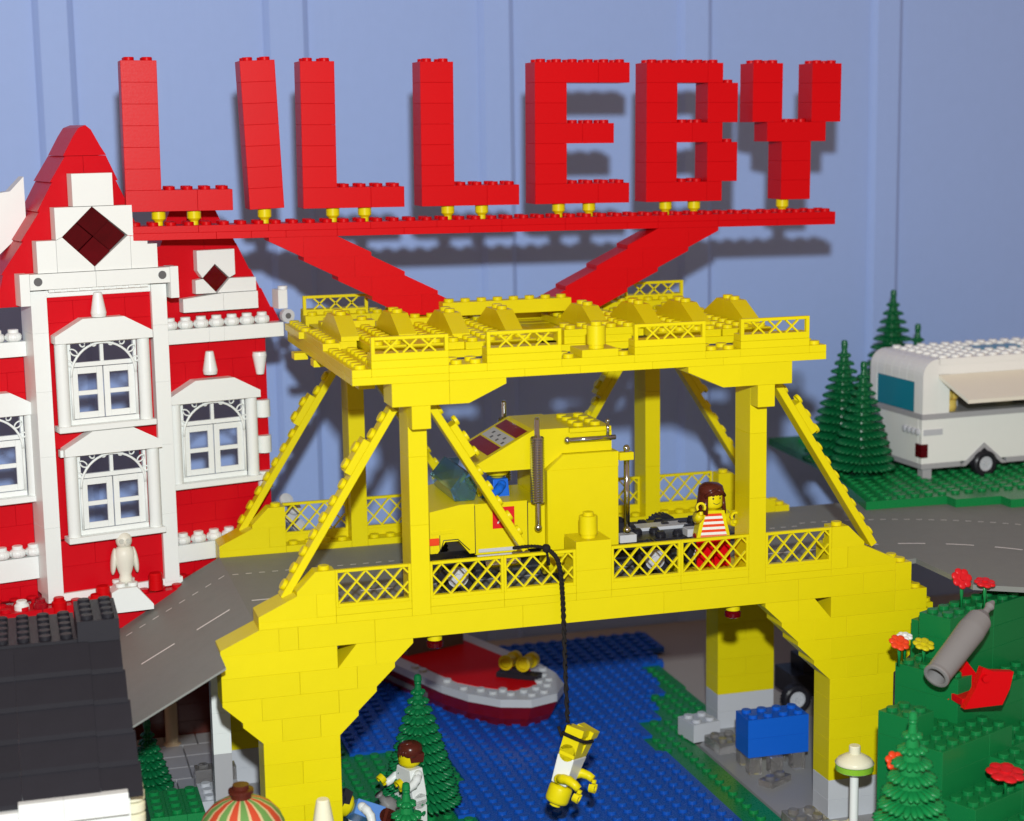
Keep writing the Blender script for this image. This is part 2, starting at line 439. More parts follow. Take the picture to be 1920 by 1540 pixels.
# small X fences on the top deck
q = MB(); T = .28
q.box(G, .2, 0, T, .35, 1.2, .02); q.box(3.8, 4-G, 0, T, .35, 1.2, .02); q.box(.2, 3.8, 0, T, 1.03, 1.2, .02); q.box(G, 4-G, 0, 1-G, G, .36, .02)
for cx in (1.02, 2.0, 2.98):
    for sg in (1, -1):
        dx, zc, hz = .36, .695, .335
        x0, x1 = cx-sg*dx, cx+sg*dx; L = math.hypot(2*dx, 2*hz); nx, nz = -(2*hz)/L*.045, sg*(2*dx)/L*.045
        q.prism([(x0+nx, zc-hz+nz), (x0-nx, zc-hz-nz), (x1-nx, zc+hz-nz), (x1+nx, zc+hz+nz)], 'y', .03, .18)
xf_me = q.mesh('cross_fence', YEL)
for x in (-2, 4, 12, 18): link('cross_fence', xf_me, BR, (x, -1, 13.2))
for x in (-2.1, 18.5): link('cross_fence', xf_me, BR, (x, 18.3, 13.55))
for x in (-2, 4, 12, 18):
    A.box(x, x+4, -1, 0, 12.4, 12.8, YEL); A.box(x, x+4, -1, 0, 12.8, 13.2, YEL)
    A.block(x, x+4, -1, 0, 13.2, 14.4)
# top deck: lower band
for a, b in ((-3, 2), (2, 6), (6, 9), (9, 13), (13, 17), (17, 23)): A.box(a, b, -1, 1, 12, 12.4, YEL)
for a, b in ((-3, -2), (2, 4), (8, 12), (16, 18), (22, 23)): A.box(a, b, -1, 1, 12.4, 12.8, YEL)
for x in (-2, 4, 12, 18): A.box(x, x+4, 0, 1, 12.4, 12.8, YEL)
for a, b in ((-3, 2), (2, 9), (9, 15), (15, 23)):
    A.box(a, b, 17, 19, 12, 12.4, YEL); A.box(a, b, 17, 19, 12.4, 12.8, YEL)
A.box(9.1, 11.1, -1, 1, 12.8, 13.2, YEL, studs=False)
link('round_brick', rbY, BR, (10.1, -.35, 13.2))
# left and right lengthwise plates
for a in (-3, 21):
    A.box(a, a+2, 1, 7, 12, 12.4, YEL); A.box(a, a+2, 7, 17, 12, 12.4, YEL)
    A.box(a, a+2, 1, 7, 12.4, 12.8, YEL); A.box(a, a+2, 7, 17, 12.4, 12.8, YEL)
A.box(-3, -2, 7, 13, 12.8, 13.2, YEL); A.box(-3.3, -2.3, 13, 18, 12.8, 13.2, YEL)
A.box(-1, 0, 1, 7, 12.4, 12.8, YEL)
for a in (-3.6, -3.1): A.box(a, a+.8, 13 if a < -3.2 else 9.5, 14 if a < -3.2 else 10.5, 11.6, 12, YEL, studs=False)
# supports under the long plates
for y in (4.6, 10, 15.4): A.box(-1, 21, y, y+1, 12.4, 12.8, YEL, studs=False)
# rafters 2 wide, studs showing between the peaked slopes
for i, x in enumerate((-1.8, 0.3, 2.4, 5.2, 7.0, 10.4, 13.5, 16.5, 19.3, 20.4)):
    pass
for a, b in ((-2, -1), (-.8, 1.2), (1.4, 2.4), (2.4, 4.4)): A.box(a, b, 5 if a > -1 else 7.6, 17, 12.8, 13.2, YEL, studs=(a in (-.8, 2.4)))
for a, b in ((4.4, 5.4), (5.4, 7.4), (7.4, 8.4)): A.box(a, b, 4.7, 17, 12.8, 13.2, YEL, studs=True)
for a, b in ((10, 12.4), (12.4, 14)): A.box(a, b, 4.7, 6.7, 12.8, 13.2, YEL, studs=False); A.box(a, b, 4.7, 6.7, 13.2, 13.6, YEL)
for a, b in ((12.5, 13.5), (13.6, 15.4), (15.5, 16.5), (16.5, 18.3), (18.3, 19.3), (19.4, 21.2), (21.4, 22.4)): A.box(a, b, 4.7 if a > 14 else 6.7, 17, 12.8, 13.2, YEL, studs=True)
# central recess with leaning panels
A.prism([(8.9, 12.4), (9.3, 13.1), (11.4, 12.55), (11.3, 12.4)], 'y', 7, 16, YEL, name='panel', occ=False)
A.box(8.5, 13, 7, 17, 12.38, 12.78, YEL, studs=False)
for (x, y) in ((-1.85, 7.7), (1.35, 7.6), (4.15, 6.6), (7.3, 6.9), (12.45, 6.9), (15.45, 6.5), (18.3, 6.3), (21.4, 6.3)):
    A.prism([(y, 13.2), (y, 13.45), (y+2, 14.4), (y+3, 14.4), (y+3, 13.2)], 'x', x, x+1, YEL, name='slope_brick', studs=[(.5, 2.5, 1.2)], occ=False)
    A.prism([(y+3, 13.2), (y+3, 14.4), (y+4, 14.4), (y+6, 13.45), (y+6, 13.2)], 'x', x, x+1, YEL, name='slope_brick', studs=[(.5, .5, 1.2)], occ=False)
    A.block(x, x+1, y, y+6, 13.15, 14.4)
# rear beams of the deck
for a, b in ((-2.1, 1.9), (1.9, 6.7), (14.7, 18.5), (18.5, 22.5)):
    A.box(a, b, 17.6, 19.4, 12.8, 13.6, YEL, name='brick')
A.box(5.5, 13.5, 14, 15, 13.6, 14.4, YEL, name='brick')
for a, b in ((-1.8, 1.4), (2.4, 5.5), (13.5, 15.4), (16.5, 18.3), (19.3, 21.2)): A.box(a, b, 14, 15, 13.2, 13.6, YEL, name='plate')
A.box(6.7, 14.7, 17.6, 19.4, 12.8, 13.6, YEL, name='brick')
# brackets
A.box(-1, 2, -1, 1, 10.8, 12, YEL, studs=False); A.box(18, 21, -1, 1, 10.8, 12, YEL, studs=False)
slope_pair([(2, 10.8), (3, 10.8), (5, 11.7), (5, 12), (2, 12)], -1, 1)
for x in (0, 19):
    A.box(x, x+1, -1, 0, 9.6, 10.8, YEL, studs=False)
    A.box(x, x+1, 16, 18, 10.8, 12, YEL, studs=False)
A.box(-1.9, -1.0, 3, 4, 11.2, 12, YEL, studs=False)
A.done()
# braces
def brace(L, extra):
    q = MB(); q.box(0, L, 0, 1-G, 0, .4, .025)
    n = int(L)
    a, b = extra; q.box(a, b, 0, 1-G, .4+G, .8, .025)
    for i in range(n):
        x = i+.5+.1; z = .8 if a-.1 < x < b+.1 else .4
        q.stud(x, .5, z-.005)
    return q.mesh('brace', YEL)
bm1 = brace(11.3, (7.2, 9.2)); bm2 = brace(9.5, (5.5, 7.5))
phi = math.atan2(9.42, 5.99)
for y in (1.0, 17.0):
    link('brace', bm1, BR, (-6.35, y, .75), (0, -phi, 0))                       # left outer, rising to the right
    phr = math.atan2(-9.4, 5.95)
    # right outer: starts at the top
    q = brace(11.3, (1.6, 3.6)); link('brace', q, BR, (20.95, y, 10.35), (0, -phr, 0))
q = brace(9.6, (1.6, 3.6)); link('brace', q, BR, (1.3, 1.0, 10.4), (0, math.atan2(8.05, 5.0), 0)); link('brace', q, BR, (1.3, 17.0, 10.4), (0, math.atan2(8.05, 5.0), 0))
link('brace', brace(9.6, (6.0, 8.0)), BR, (13.6, 17.0, 2.4), (0, -math.atan2(8.05, 5.0), 0))
# ================================================================= ROAD
ZR = -0.40
mb = MB(); mb.box(-8, 5.3, 2.02, 15.98, ZR-.4, ZR, 0); mb.box(5.32, 28, 2.02, 15.98, ZR-.4, ZR, 0)
# ramp to the left
sl = 0.532
def rz(x): return ZR + sl*(x+8)
mb.prism([(-8, ZR), (-8, ZR-.12), (-10, rz(-10)-.12), (-10, rz(-10))], 'y', 2.02, 16.2)
mb.prism([(-10, rz(-10)), (-10, rz(-10)-.12), (-25, rz(-25)-.12), (-25, rz(-25))], 'y', -2.25, 16.2)
# curved sheet to the right
mb.box(28.01, 30.4, 2.02, 17.0, ZR-.3, ZR-.004, 0)
mb.prism([(30.4, -4.2), (36, -7.6), (62, -9), (62, 17), (30.4, 17)], 'z', ZR-.3, ZR-.004)
tag(mb.build('road', ASP), kind='structure')
mk = MB()
def strip(mb, pts, wd):
    for (a, b) in zip(pts[:-1], pts[1:]):
        a, b = Vector(a), Vector(b); d = (b-a).normalized(); nrm = d.cross(Vector((0, 0, 1))).normalized()*wd/2
        v = [a-nrm, b-nrm, b+nrm, a+nrm]; mb.add([tuple(p + Vector((0, 0, .012))) for p in v], [(0, 1, 2, 3)])
def zz(x): return ZR if x > -8 else rz(x)
x = 27.5
while x > -24:
    a, b = x, x-.34
    yy = 11.75 if x > -8 else 12.15
    strip(mk, [(a, yy, zz(a)), (b, yy, zz(b))], .13)
    x -= .76
x = 27.26
while x > -24:
    a, b = x, x-1.8
    if not (-10.5 < x < -6.2 and False): strip(mk, [(a, 5.85, zz(a)), (b, 5.85, zz(b))], .2) if not (b < -8 < a) else strip(mk, [(a, 5.85, zz(a)), (-8, 5.85, ZR)], .2)
    x -= 3.0
cx, cy = 28.0, -6.1
t = 0.0
while t < 1.2:
    R = 18.5; a = PI/2 - t; b = a-.019
    strip(mk, [(cx+R*math.cos(a), cy+R*math.sin(a), ZR), (cx+R*math.cos(b), cy+R*math.sin(b), ZR)], .13); t += .041
t = .03
while t < 1.2:
    R = 12.05; a = PI/2 - t
    pts = [(cx+R*math.cos(a-u*.135/4), cy+R*math.sin(a-u*.135/4), ZR) for u in range(5)]; strip(mk, pts, .2); t += .235
tag(mk.build('road_marking', WMK), kind='structure')
# ================================================================= SIGN
SG = thing('town_sign', 'big red brick letters LILLEBY on a red beam held by two slanting red legs', 'sign', (9.5, 0, 18.4), rot=(0, 0.0092, 0))
SB = Asm(SG)
def sx(x): return x-9.5
def sz(z): return z-18.4
# beam of two staggered plate layers
x = -12.5; i = 0
for zz0, cuts in ((18.4, (-12.5, -7.5, -5.5, -3.5, -.5, 3.5, 7.5, 9.5, 13.5, 17.5, 19.5, 23.5, 27.5, 31.5)), (18.8, (-12.5, -8.5, -4.5, -.5, 1.5, 5.5, 9.5, 13.5, 15.5, 19.5, 23.5, 25.5, 31.5))):
    for a, b in zip(cuts[:-1], cuts[1:]): SB.box(sx(a), sx(b), 15, 17, sz(zz0), sz(zz0+.4), RED)
for k in range(4):
    z1 = 18.4-1.2*k; z0 = z1-1.2; xa = -4.5+2*k
    top = [(xa, z1), (xa+4, z1), (xa+6, z0+.22), (xa+6, z0), (xa+2, z0), (xa, z1-.22)]
    L = [(sx(px), sz(pz)) for px, pz in top]
    mid = xa+2+(k % 2)*1.0
    SB.prism([(sx(xa), sz(z1)), (sx(mid), sz(z1)), (sx(mid), sz(z0)), (sx(xa+2), sz(z0)), (sx(xa), sz(z1-.22))] if mid > xa+2 else [(sx(xa), sz(z1)), (sx(mid), sz(z1)), (sx(mid), sz(z0)), (sx(xa), sz(z1-.22))], 'y', 15, 17, RED, occ=False)
    SB.prism([(sx(mid), sz(z1)), (sx(xa+4), sz(z1)), (sx(xa+6), sz(z0+.22)), (sx(xa+6), sz(z0)), (sx(mid), sz(z0))], 'y', 15, 17, RED, occ=False)
    xb = 23.5-2*k
    mid = xb-2-(k % 2)*1.0
    SB.prism([(sx(xb), sz(z1)), (sx(mid), sz(z1)), (sx(mid), sz(z0)), (sx(xb-2), sz(z0)), (sx(xb), sz(z1-.22))] if mid < xb-2 else [(sx(xb), sz(z1)), (sx(mid), sz(z1)), (sx(mid), sz(z0)), (sx(xb), sz(z1-.22))], 'y', 15, 17, RED, occ=False)
    SB.prism([(sx(mid), sz(z1)), (sx(xb-4), sz(z1)), (sx(xb-6), sz(z0+.22)), (sx(xb-6), sz(z0)), (sx(mid), sz(z0))], 'y', 15, 17, RED, occ=False)
LET = {
 'L': [[(0, 6)]] + [[(0, 2)]]*6,
 'I': [[(0, 2)]]*7,
 'E': [[(0, 6)], [(0, 2)], [(0, 2)], [(0, 5)], [(0, 2)], [(0, 2)], [(0, 6)]],
 'B': [[(0, 5)], [(0, 2), (4, 6)], [(0, 2), (4, 6)], [(0, 5)], [(0, 2), (4, 6)], [(0, 2), (4, 6)], [(0, 5)]],
 'Y': [[(2, 4)], [(2, 4)], [(2, 4)], [(1, 5)], [(0, 2), (4, 6)], [(0, 2), (4, 6)], [(0, 2), (4, 6)]],
}
zb = 20.02
pins = []
for ch, x0, ry, pn in (('L', -12.5, 0, (1.9, 3.9)), ('I', -5.55, -0.040, (1.0,)), ('L', -2.45, 0, (1.9, 3.8)), ('L', 4.6, 0, (1.8, 3.9)), ('E', 11.6, 0, (1.75, 3.7)), ('B', 18.7, 0, (1.6, 3.5)), ('Y', 25.7, 0, (2.5,))):
    le = bpy.data.objects.new('letter', None); col.objects.link(le); le.parent = SG; le.location = (sx(x0), 15, sz(zb)); le.rotation_euler = (0, ry, 0)
    le['label'] = 'red brick letter ' + ch
    LA = Asm(le)
    for r, spans in enumerate(LET[ch]):
        for a, b in spans:
            if b-a == 6: cuts = [(0, 2), (2, 6)] if r % 2 else [(0, 4), (4, 6)]
            elif b-a == 5: cuts = [(0, 3), (3, 5)] if r % 2 else [(0, 4), (4, 5)]
            elif b-a == 4: cuts = [(a, a+4)]
            else: cuts = [(a, b)]
            for c in cuts: LA.box(c[0], c[1], 0, 2, r*1.2, (r+1)*1.2, RED)
    LA.done()
    for p in pn: pins.append(x0+p)
SB.done()
q = MB(); q.lathe([(.24, 0), (.24, .22), (.40, .38), (.40, .84)], 16); pin = q.mesh('pin', YEL)
for p in pins: link('pin', pin, SG, (sx(p)-.05, 15.75, sz(19.2)))
# ================================================================= generic builders
def pine(name, label, h, r, tiers, seed, parent=None, loc=(0,0,0), group=None, m=PINE, rz=0, trunk=.9):
    t = thing(name, label, 'tree', loc, rz, group); rnd = random.Random(seed)
    q = MB(); q.lathe([(.95, 0), (.95, .12), (.5, .2), (.34, .35), (.30, trunk+.3)], 14); q.build('trunk', m, t)
    q = MB(); q.lathe([(r*.66, trunk), (.12, h-.3)], 14, caps=True)
    z = trunk
    for k in range(tiers):
        f = k/(tiers-1); rr = r*(1-f)**.85*.97+.16; z = trunk + (h-.5-trunk)*f
        n = max(6, int(2*PI*rr/.36))
        for i in range(n):
            a = 2*PI*(i+rnd.random()*.3)/n + k*.4
            M = Matrix.Rotation(a, 3, 'Z') @ Matrix.Rotation(.22, 3, 'Y')
            L = rr*.34+.12
            q.ball((math.cos(a)*(rr-L*.6), math.sin(a)*(rr-L*.6), z), L, .19, .15, n=8, m=6, M=M)
    q.lathe([(.20, h-.7), (.16, h-.5), (.24, h-.35), (.2, h-.06), (.1, h)], 12)
    q.build('crown', m, t)
    return t
def flower(loc, m, label, h=1.5, tilt=(0, 0, 0), group=None, r=.55, face=.5):
    t = thing('flower', label, 'flower', loc, 0, group); t.rotation_euler = tilt
    q = MB(); q.tube([(0, 0, 0), (.05, 0, h*.5), (0, -.05, h)], .10, 8); q.build('stem', GRN, t)
    q = MB(); M = Matrix.Translation((0, -.05, h)) @ Matrix.Rotation(face, 4, 'X')
    for i in range(7):
        a = 2*PI*i/7; q.ball(tuple(M @ Vector((math.cos(a)*r*.62, math.sin(a)*r*.62, .02))), r*.38, r*.38, .10, n=10, m=6, M=M.to_3x3() @ Matrix.Rotation(a, 3, 'Z'))
    q.lathe([(r*.5, -.05), (r*.5, .09), (r*.28, .12), (r*.28, .2)], 12, M=M)
    q.build('blossom', m, t)
    return t
# ---- toy figure (all in studs: legs 1.75, torso 1.6, head 1.1)
HEADC = {}
def figure(label, loc, rz=0, torso=WHI, legs=WHI, arms=None, hair=None, hairstyle='short', rot=None, head=YEL, armrot=(0, 0), legrot=(0, 0), face=True, stripes=False, headrot=0, name='toy_figure', group=None, cat='toy figure', handm=YEL, hips=None):
    t = thing(name, label, cat, loc, rz, group, rot)
    arms = arms or torso
    # hips
    q = MB(); q.box(-.99, .99, -.45, .45, 1.38, 1.62, .04); q.lathe([(.46, -.98), (.46, .98)], 16, M=Matrix.Translation((0, 0, 1.40)) @ Matrix.Rotation(PI/2, 4, 'Y'))
    q.build('hips', hips or legs, t)
    for s_, lr in ((-1, legrot[0]), (1, legrot[1])):
        q = MB(); x0, x1 = (-.98, -.03) if s_ < 0 else (.03, .98)
        q.prism([(-.55, -1.38), (.45, -1.38), (.46, 0), (.33, .33), (0, .46), (-.33, .33), (-.46, 0), (-.46, -.95), (-.55, -1.0)], 'x', x0, x1)
        q.build('leg', legs, t, (0, 0, 1.40), (lr, 0, 0))
    q = MB()
    zt, zb_ = 3.20, 1.62
    v = [(-.99, -.48, zb_), (.99, -.48, zb_), (.99, .48, zb_), (-.99, .48, zb_), (-.66, -.44, zt), (.66, -.44, zt), (.66, .44, zt), (-.66, .44, zt)]
    q.add(v, [(0, 3, 2, 1), (4, 5, 6, 7), (0, 1, 5, 4), (1, 2, 6, 5), (2, 3, 7, 6), (3, 0, 4, 7)])
    tor = q.build('torso', torso, t)
    bv = tor.modifiers.new('bevel', 'BEVEL'); bv.width = .05; bv.segments = 2
    if stripes:
        q = MB()
        def hw(z): return (.66+(zt-z)/(zt-zb_)*.33)*.80
        def fy(z): return -(.44+(zt-z)/(zt-zb_)*.04)-.006
        n = 9; 
        for i in range(n):
            z0 = zb_+.06+(zt-.16-zb_-.06)*i/n; z1 = zb_+.06+(zt-.16-zb_-.06)*(i+1)/n
            a, b = hw(z0)-.1*(i/n), hw(z1)-.1*((i+1)/n)
            q.add([(-a, fy(z0), z0), (a, fy(z0), z0), (b, fy(z1), z1), (-b, fy(z1), z1)], [(0, 1, 2, 3)], 2 if i == 0 else i % 2)
        q.build('striped_shirt_print', [FLOR, WHI, PNK], tor)
    for s_, ar in ((-1, armrot[0]), (1, armrot[1])):
        q = MB(); q.ball((0, 0, 0), .27, .27, .30, n=12, m=8)
        q.tube([(s_*.02, 0, .02), (s_*.12, -.02, -.30), (s_*.20, -.10, -.62), (s_*.22, -.34, -.92), (s_*.18, -.58, -1.10)], .24, 12, rs=[.25, .27, .26, .23, .21])
        a = q.build('arm', arms, t, (s_*.80, 0, 2.88), (ar, 0, 0))
        q = MB(); M = Matrix.Translation((s_*.17, -.66, -1.16)) @ Matrix.Rotation(1.0, 4, 'X')
        q.lathe([(.13, -.02), (.13, .16)], 10, M=M)
        n = 12; vs = []; fs = []
        for i in range(n+1):
            tt = math.radians(50 + 260*i/n)-PI
            for r_, y_ in ((.17, -.16), (.29, -.16), (.29, .16), (.17, .16)):
                vs.append(tuple(M @ Vector((r_*math.sin(tt), y_, .40+r_*math.cos(tt)))))
        for i in range(n):
            for k in range(4): fs.append((i*4+k, i*4+(k+1) % 4, (i+1)*4+(k+1) % 4, (i+1)*4+k))
        fs.append((0, 3, 2, 1)); fs.append((n*4, n*4+1, n*4+2, n*4+3))
        q.add(vs, fs); q.build('hand', handm, a)
    q = MB(); q.slathe([(.36, 3.16), (.36, 3.30), (.50, 3.31), (.60, 3.38), (.64, 3.5), (.64, 4.1), (.60, 4.24), (.50, 4.30), (.32, 4.31)], 22)
    q.lathe([(.30, 4.30), (.30, 4.48), (.27, 4.50)], 14)
    hd = q.build('head', head, t, (0, 0, 0), (0, 0, headrot))
    if face:
        q = MB()
        def fp(a, z, r=.648): return (r*math.sin(a), -r*math.cos(a), z)
        for s_ in (-1, 1):
            c = s_*.34
            pts = [fp(c+.085*math.cos(k*PI/4), 3.93+.062*math.sin(k*PI/4)) for k in range(8)]; q.add(pts, [tuple(range(8))])
            q.add([fp(c-.12, 4.05), fp(c+.12, 4.05), fp(c+.10, 4.085), fp(c-.10, 4.085)], [(0, 1, 2, 3)])
        for k in range(8):
            u0, u1 = -1+k/4, -1+(k+1)/4
            z0, z1 = 3.60+.09*u0*u0, 3.60+.09*u1*u1
            q.add([fp(u0*.34, z0-.018), fp(u1*.34, z1-.018), fp(u1*.34, z1+.018), fp(u0*.34, z0+.018)], [(0, 1, 2, 3)])
        q.build('face_print', BLK, hd)
    if hair:
        q = MB()
        if hairstyle == 'short':
            q.slathe([(.67, 3.90), (.70, 4.05), (.71, 4.25), (.64, 4.48), (.46, 4.62), (.18, 4.67)], 20, (0, .06, 0))
            q.prism([(-.10, 3.60), (.62, 3.60), (.70, 4.1), (-.2, 4.1)], 'x', -.66, .66)
            for k in range(7): 
                a = -.9+k*.3; q.ball((.58*math.sin(a), -.60*math.cos(a)+.02, 4.12-(.16 if k in (2, 3) else 0)), .15, .10, .22, n=8, m=6)
            q.tube([(-.3, -.5, 4.3), (.1, -.45, 4.55), (.35, .1, 4.66)], .12, 8)
        else:
            q.slathe([(.66, 3.95), (.72, 4.15), (.73, 4.32), (.66, 4.54), (.46, 4.68), (.16, 4.73)], 20, (0, .06, 0))
            # long sides and back, open over the face
            n = 14; vs = []; fs = []
            for i in range(n+1):
                a = math.radians(42 + (318-42)*i/n)
                for r_, z_ in ((.66, 4.15), (.66, 3.2), (.72, 3.02), (.86, 3.02), (.82, 3.5), (.74, 4.2)):
                    vs.append((r_*math.sin(a), -r_*math.cos(a)+.04, z_))
            for i in range(n):
                for k in range(6): fs.append((i*6+k, (i+1)*6+k, (i+1)*6+(k+1) % 6, i*6+(k+1) % 6))
            fs.append(tuple(range(6))); fs.append(tuple(reversed(range(n*6, n*6+6))))
            q.add(vs, fs, 0, True)
            for s_ in (-1, 1): q.tube([(s_*.05, -.66, 4.42), (s_*.35, -.60, 4.28), (s_*.62, -.38, 4.0)], .11, 8)
        q.build('hair', hair, hd)
    return t
# ================================================================= PEOPLE
figure('toy woman with brown hair, red and white striped top and red legs on the bridge', (18.15, 3.3, 0), rz=-.12, torso=YEL, legs=RED, stripes=True, hair=BRN, hairstyle='long', armrot=(-1.3, -.9), headrot=.22)
hang = figure('toy figure in a white shirt and yellow trousers hanging upside down from the rope', (8.62, -1.9, -6.75), torso=WHI, legs=YEL, arms=YEL, face=False, armrot=(-.85, -1.1), legrot=(-.12, .05), rot=(0, PI+.36, 0), hips=YEL)
hang.rotation_euler = (Matrix.Rotation(PI+.36, 3, 'Y') @ Matrix.Rotation(-.85, 3, 'Z')).to_euler()
figure('toy figure all in white with brown hair standing beside the tall pine at the water', (1.2, 7.0, -14.45), rz=-1.2, torso=WHI, legs=WHI, hair=BRN, armrot=(-.45, -.65), headrot=-.3)
bo = thing('bottle', 'dark grey flask held by the toy figure dressed in white', 'flask', (-.25, 6.4, -13.2)); q = MB(); q.slathe([(.2, -.6), (.5, -.5), (.56, -.1), (.45, .3), (.2, .5), (.18, .9), (.26, 1.0)], 16); q.build('flask', SGY, bo); bo.rotation_euler = (.2, -.6, 0)
ly = figure('toy figure in pale blue vest and white sleeves bending forward beside the yellow pier', (.1, 4.6, -13.9), rz=-1.2, torso=BLS, legs=BRN, arms=WHI, hair=BLK, armrot=(-.6, -.4), face=True)
ly.rotation_euler = (Matrix.Rotation(-1.05, 3, 'Y') @ Matrix.Rotation(-1.0, 3, 'Z')).to_euler()
figure('toy driver in a blue shirt sitting in the truck cab', (6.4, 6.0, 2.2), rz=-PI/2, torso=BLU, legs=BLU, arms=BLU, armrot=(-.7, -.7), legrot=(-1.5, -1.5), hair=None)
# ================================================================= TRUCK
TK = thing('truck', 'yellow toy semi truck with chrome exhaust stacks driving across the bridge', 'truck', (0, 0, 0))
q = MB()
y0, y1 = 3.6, 9.6
q.prism([(1.9, 1.9), (1.9, 4.2), (3.6, 4.50), (4.4, 4.5), (4.4, 1.75), (4.1, 1.75), (3.5, 2.5), (2.75, 2.5), (2.3, 1.9)], 'y', y0, y1)
bd = q.build('hood', YEL, TK)
q = MB(); q.box(1.95, 3.3, y0-.03, y0+.02, 2.95, 3.12, .01); q.build('trim', YEL, TK)
q = MB(); q.box(4.42, 7.42, y0, y1, 1.62, 4.46, .03); q.box(7.44, 8.58, y0+.5, y1-.5, 1.6, 4.2, .03); q.build('cab', YEL, TK)
q = MB(); q.box(4.6, 7.3, y0-.05, y0+.01, 1.75, 1.95, .02); q.box(4.5, 7.5, y0-.1, y0+.02, 1.45, 1.62, .02); q.build('running_board', LGY, TK)
q = MB(); q.box(4.40, 4.44, y0-.012, y0+.02, 1.7, 4.4, 0); q.build('door_seam', BLK, TK); q = MB(); q.box(7.40, 7.44, y0-.012, y0+.02, 1.7, 4.4, 0); q.build('door_seam', BLK, TK); q = MB()
q.box(2.42, 2.46, y0-.012, y0+.01, 2.0, 2.9, 0); q.tube([(2.46, y0-.005, 2.0), (2.65, y0-.005, 2.6), (3.45, y0-.005, 2.6), (4.1, y0-.005, 1.95)], .03, 6); q.build('wheel_arch_seam', BLK, TK)
q = MB(); q.box(1.85, 2.4, y0-.06, y0+.02, 2.35, 2.75, .03); q.build('headlight', FLOR, TK)
q = MB(); q.box(8.6, 12.75, y0+.1, y1-.1, 1.5, 6.0, .03); q.prism([(8.6, 6.0), (9.55, 6.82), (12.75, 6.82), (12.75, 6.0)], 'y', y0+.1, y1-.1); q.build('sleeper', YEL, TK)
q = MB(); q.prism([(4.65, 6.5), (5.15, 6.08), (8.62, 6.08), (9.6, 6.84), (12.5, 6.84), (12.5, 7.95), (10, 7.95), (10, 8.25), (8.0, 8.25)], 'y', y0+.5, y1-.5)
q.box(10.05, 12.5, y0+.5, y1-.5, 7.9, 8.2, .03)
for i in range(2):
    for j in range(4): q.stud(10.8+i, y0+1.3+j, 8.19)
q.build('roof_fairing', YEL, TK)
# print on the sloping front of the roof
q = MB(); d = Vector((3.35, 0, 1.75)).normalized(); nn = Vector((-d.z, 0, d.x))
def deco(q, s0, s1, ya, yb, mi, off):
    b = Vector((4.65, 0, 6.5))+nn*off
    p = [b+d*s0+Vector((0, ya, 0)), b+d*s0+Vector((0, yb, 0)), b+d*s1+Vector((0, yb, 0)), b+d*s1+Vector((0, ya, 0))]
    q.add([tuple(x_) for x_ in p], [(3, 2, 1, 0)], mi)
deco(q, .9, 1.75, 4.5, 8.7, 0, .012); deco(q, 1.85, 2.65, 4.5, 8.7, 1, .012); deco(q, 2.75, 3.5, 4.5, 8.7, 0, .012)
for i in range(6): deco(q, 1.95+.32*(i % 2), 2.15+.32*(i % 2), 4.9+.55*i, 5.2+.55*i, 2, .018)
q.build('roof_print', [DRED, LGY, DGY], TK)
q = MB(); q.prism([(3.5, 4.56), (3.25, 5.2), (4.1, 6.2), (4.35, 6.1), (3.6, 5.15), (3.8, 4.56)], 'y', y0+.7, y1-.7); q.prism([(3.8, 4.56), (3.6, 5.15), (4.35, 6.1), (5.0, 6.1), (4.6, 4.56)], 'y', y0+.7, y0+.8); q.prism([(3.8, 4.56), (3.6, 5.15), (4.35, 6.1), (5.0, 6.1), (4.6, 4.56)], 'y', y1-.8, y1-.7); q.build('windscreen', TBL, TK)
q = MB(); q.box(5.42, 6.66, y0-.015, y0, 3.02, 4.2, 0); bd = q.build('door_badge', FLRD, TK)
q = MB()
for cz in (3.42, 3.78):
    q.tube([(5.7+.06*k, y0-.02, cz-.12+.20*math.sin(k*.5)) for k in range(12)], .05, 6)
q.build('badge_print', WHI, bd)
for (yy, nm) in ((3.35, 'near'), (9.85, 'far')):
    q = MB(); q.lathe([(.17, 2.9), (.17, 4.3), (.38, 4.35)], 14, (7.95, yy, 0)); q.lathe([(.38, 7.85), (.22, 7.95), (.15, 8.1), (.15, 8.95), (.1, 9.05)], 14, (7.95, yy, 0))
    q.ball((7.95, yy, 2.95), .22, n=12, m=8)
    z = 4.35
    while z < 7.85:
        q.lathe([(.34, z), (.40, z+.07), (.34, z+.14)], 16, (7.95, yy, 0), caps=False); z += .14
    q.build('exhaust_stack', CHR, TK)
q = MB(); q.tube([(9.8, 3.75, 7.62), (12.6, 3.75, 7.62)], .14, 10); q.tube([(12.15, 3.75, 7.6), (12.15, 3.75, 8.55)], .09, 10); q.ball((12.15, 3.75, 8.55), .13, n=10, m=6); q.ball((9.8, 3.75, 7.62), .2, n=10, m=6); q.build('air_horn', CHR, TK)
q = MB(); q.tube([(13.25, 3.75, 2.2), (13.25, 3.75, 6.9)], .17, 12); q.ball((13.25, 3.75, 2.3), .24, n=12, m=8); q.ball((13.25, 3.75, 6.95), .2, n=12, m=8); q.build('rear_stack', CHR, TK)
q = MB(); q.tube([(13.25, 9.4, 2.2), (13.25, 9.4, 6.9)], .17, 12); q.build('rear_stack', CHR, TK)
q = MB(); q.box(12.77, 13.6, 3.5, 4.0, 6.3, 6.75, .03); q.build('stack_bracket', YEL, TK)
q = MB(); q.box(12.8, 20.0, 4.2, 8.8, 1.0, 1.5, .03)
for i in range(6):
    for j in range(4):
        if (i+j) % 3 != 1: q.stud(13.6+i*1.05, 4.9+j, 1.49); q.box(13.4+i*1.05, 13.8+i*1.05, 4.75+j, 5.05+j, 1.5, 1.78, .02)
q.box(1.5, 20, 5.6, 7.4, .5, 1.0, .02); q.build('chassis', BLK, TK)
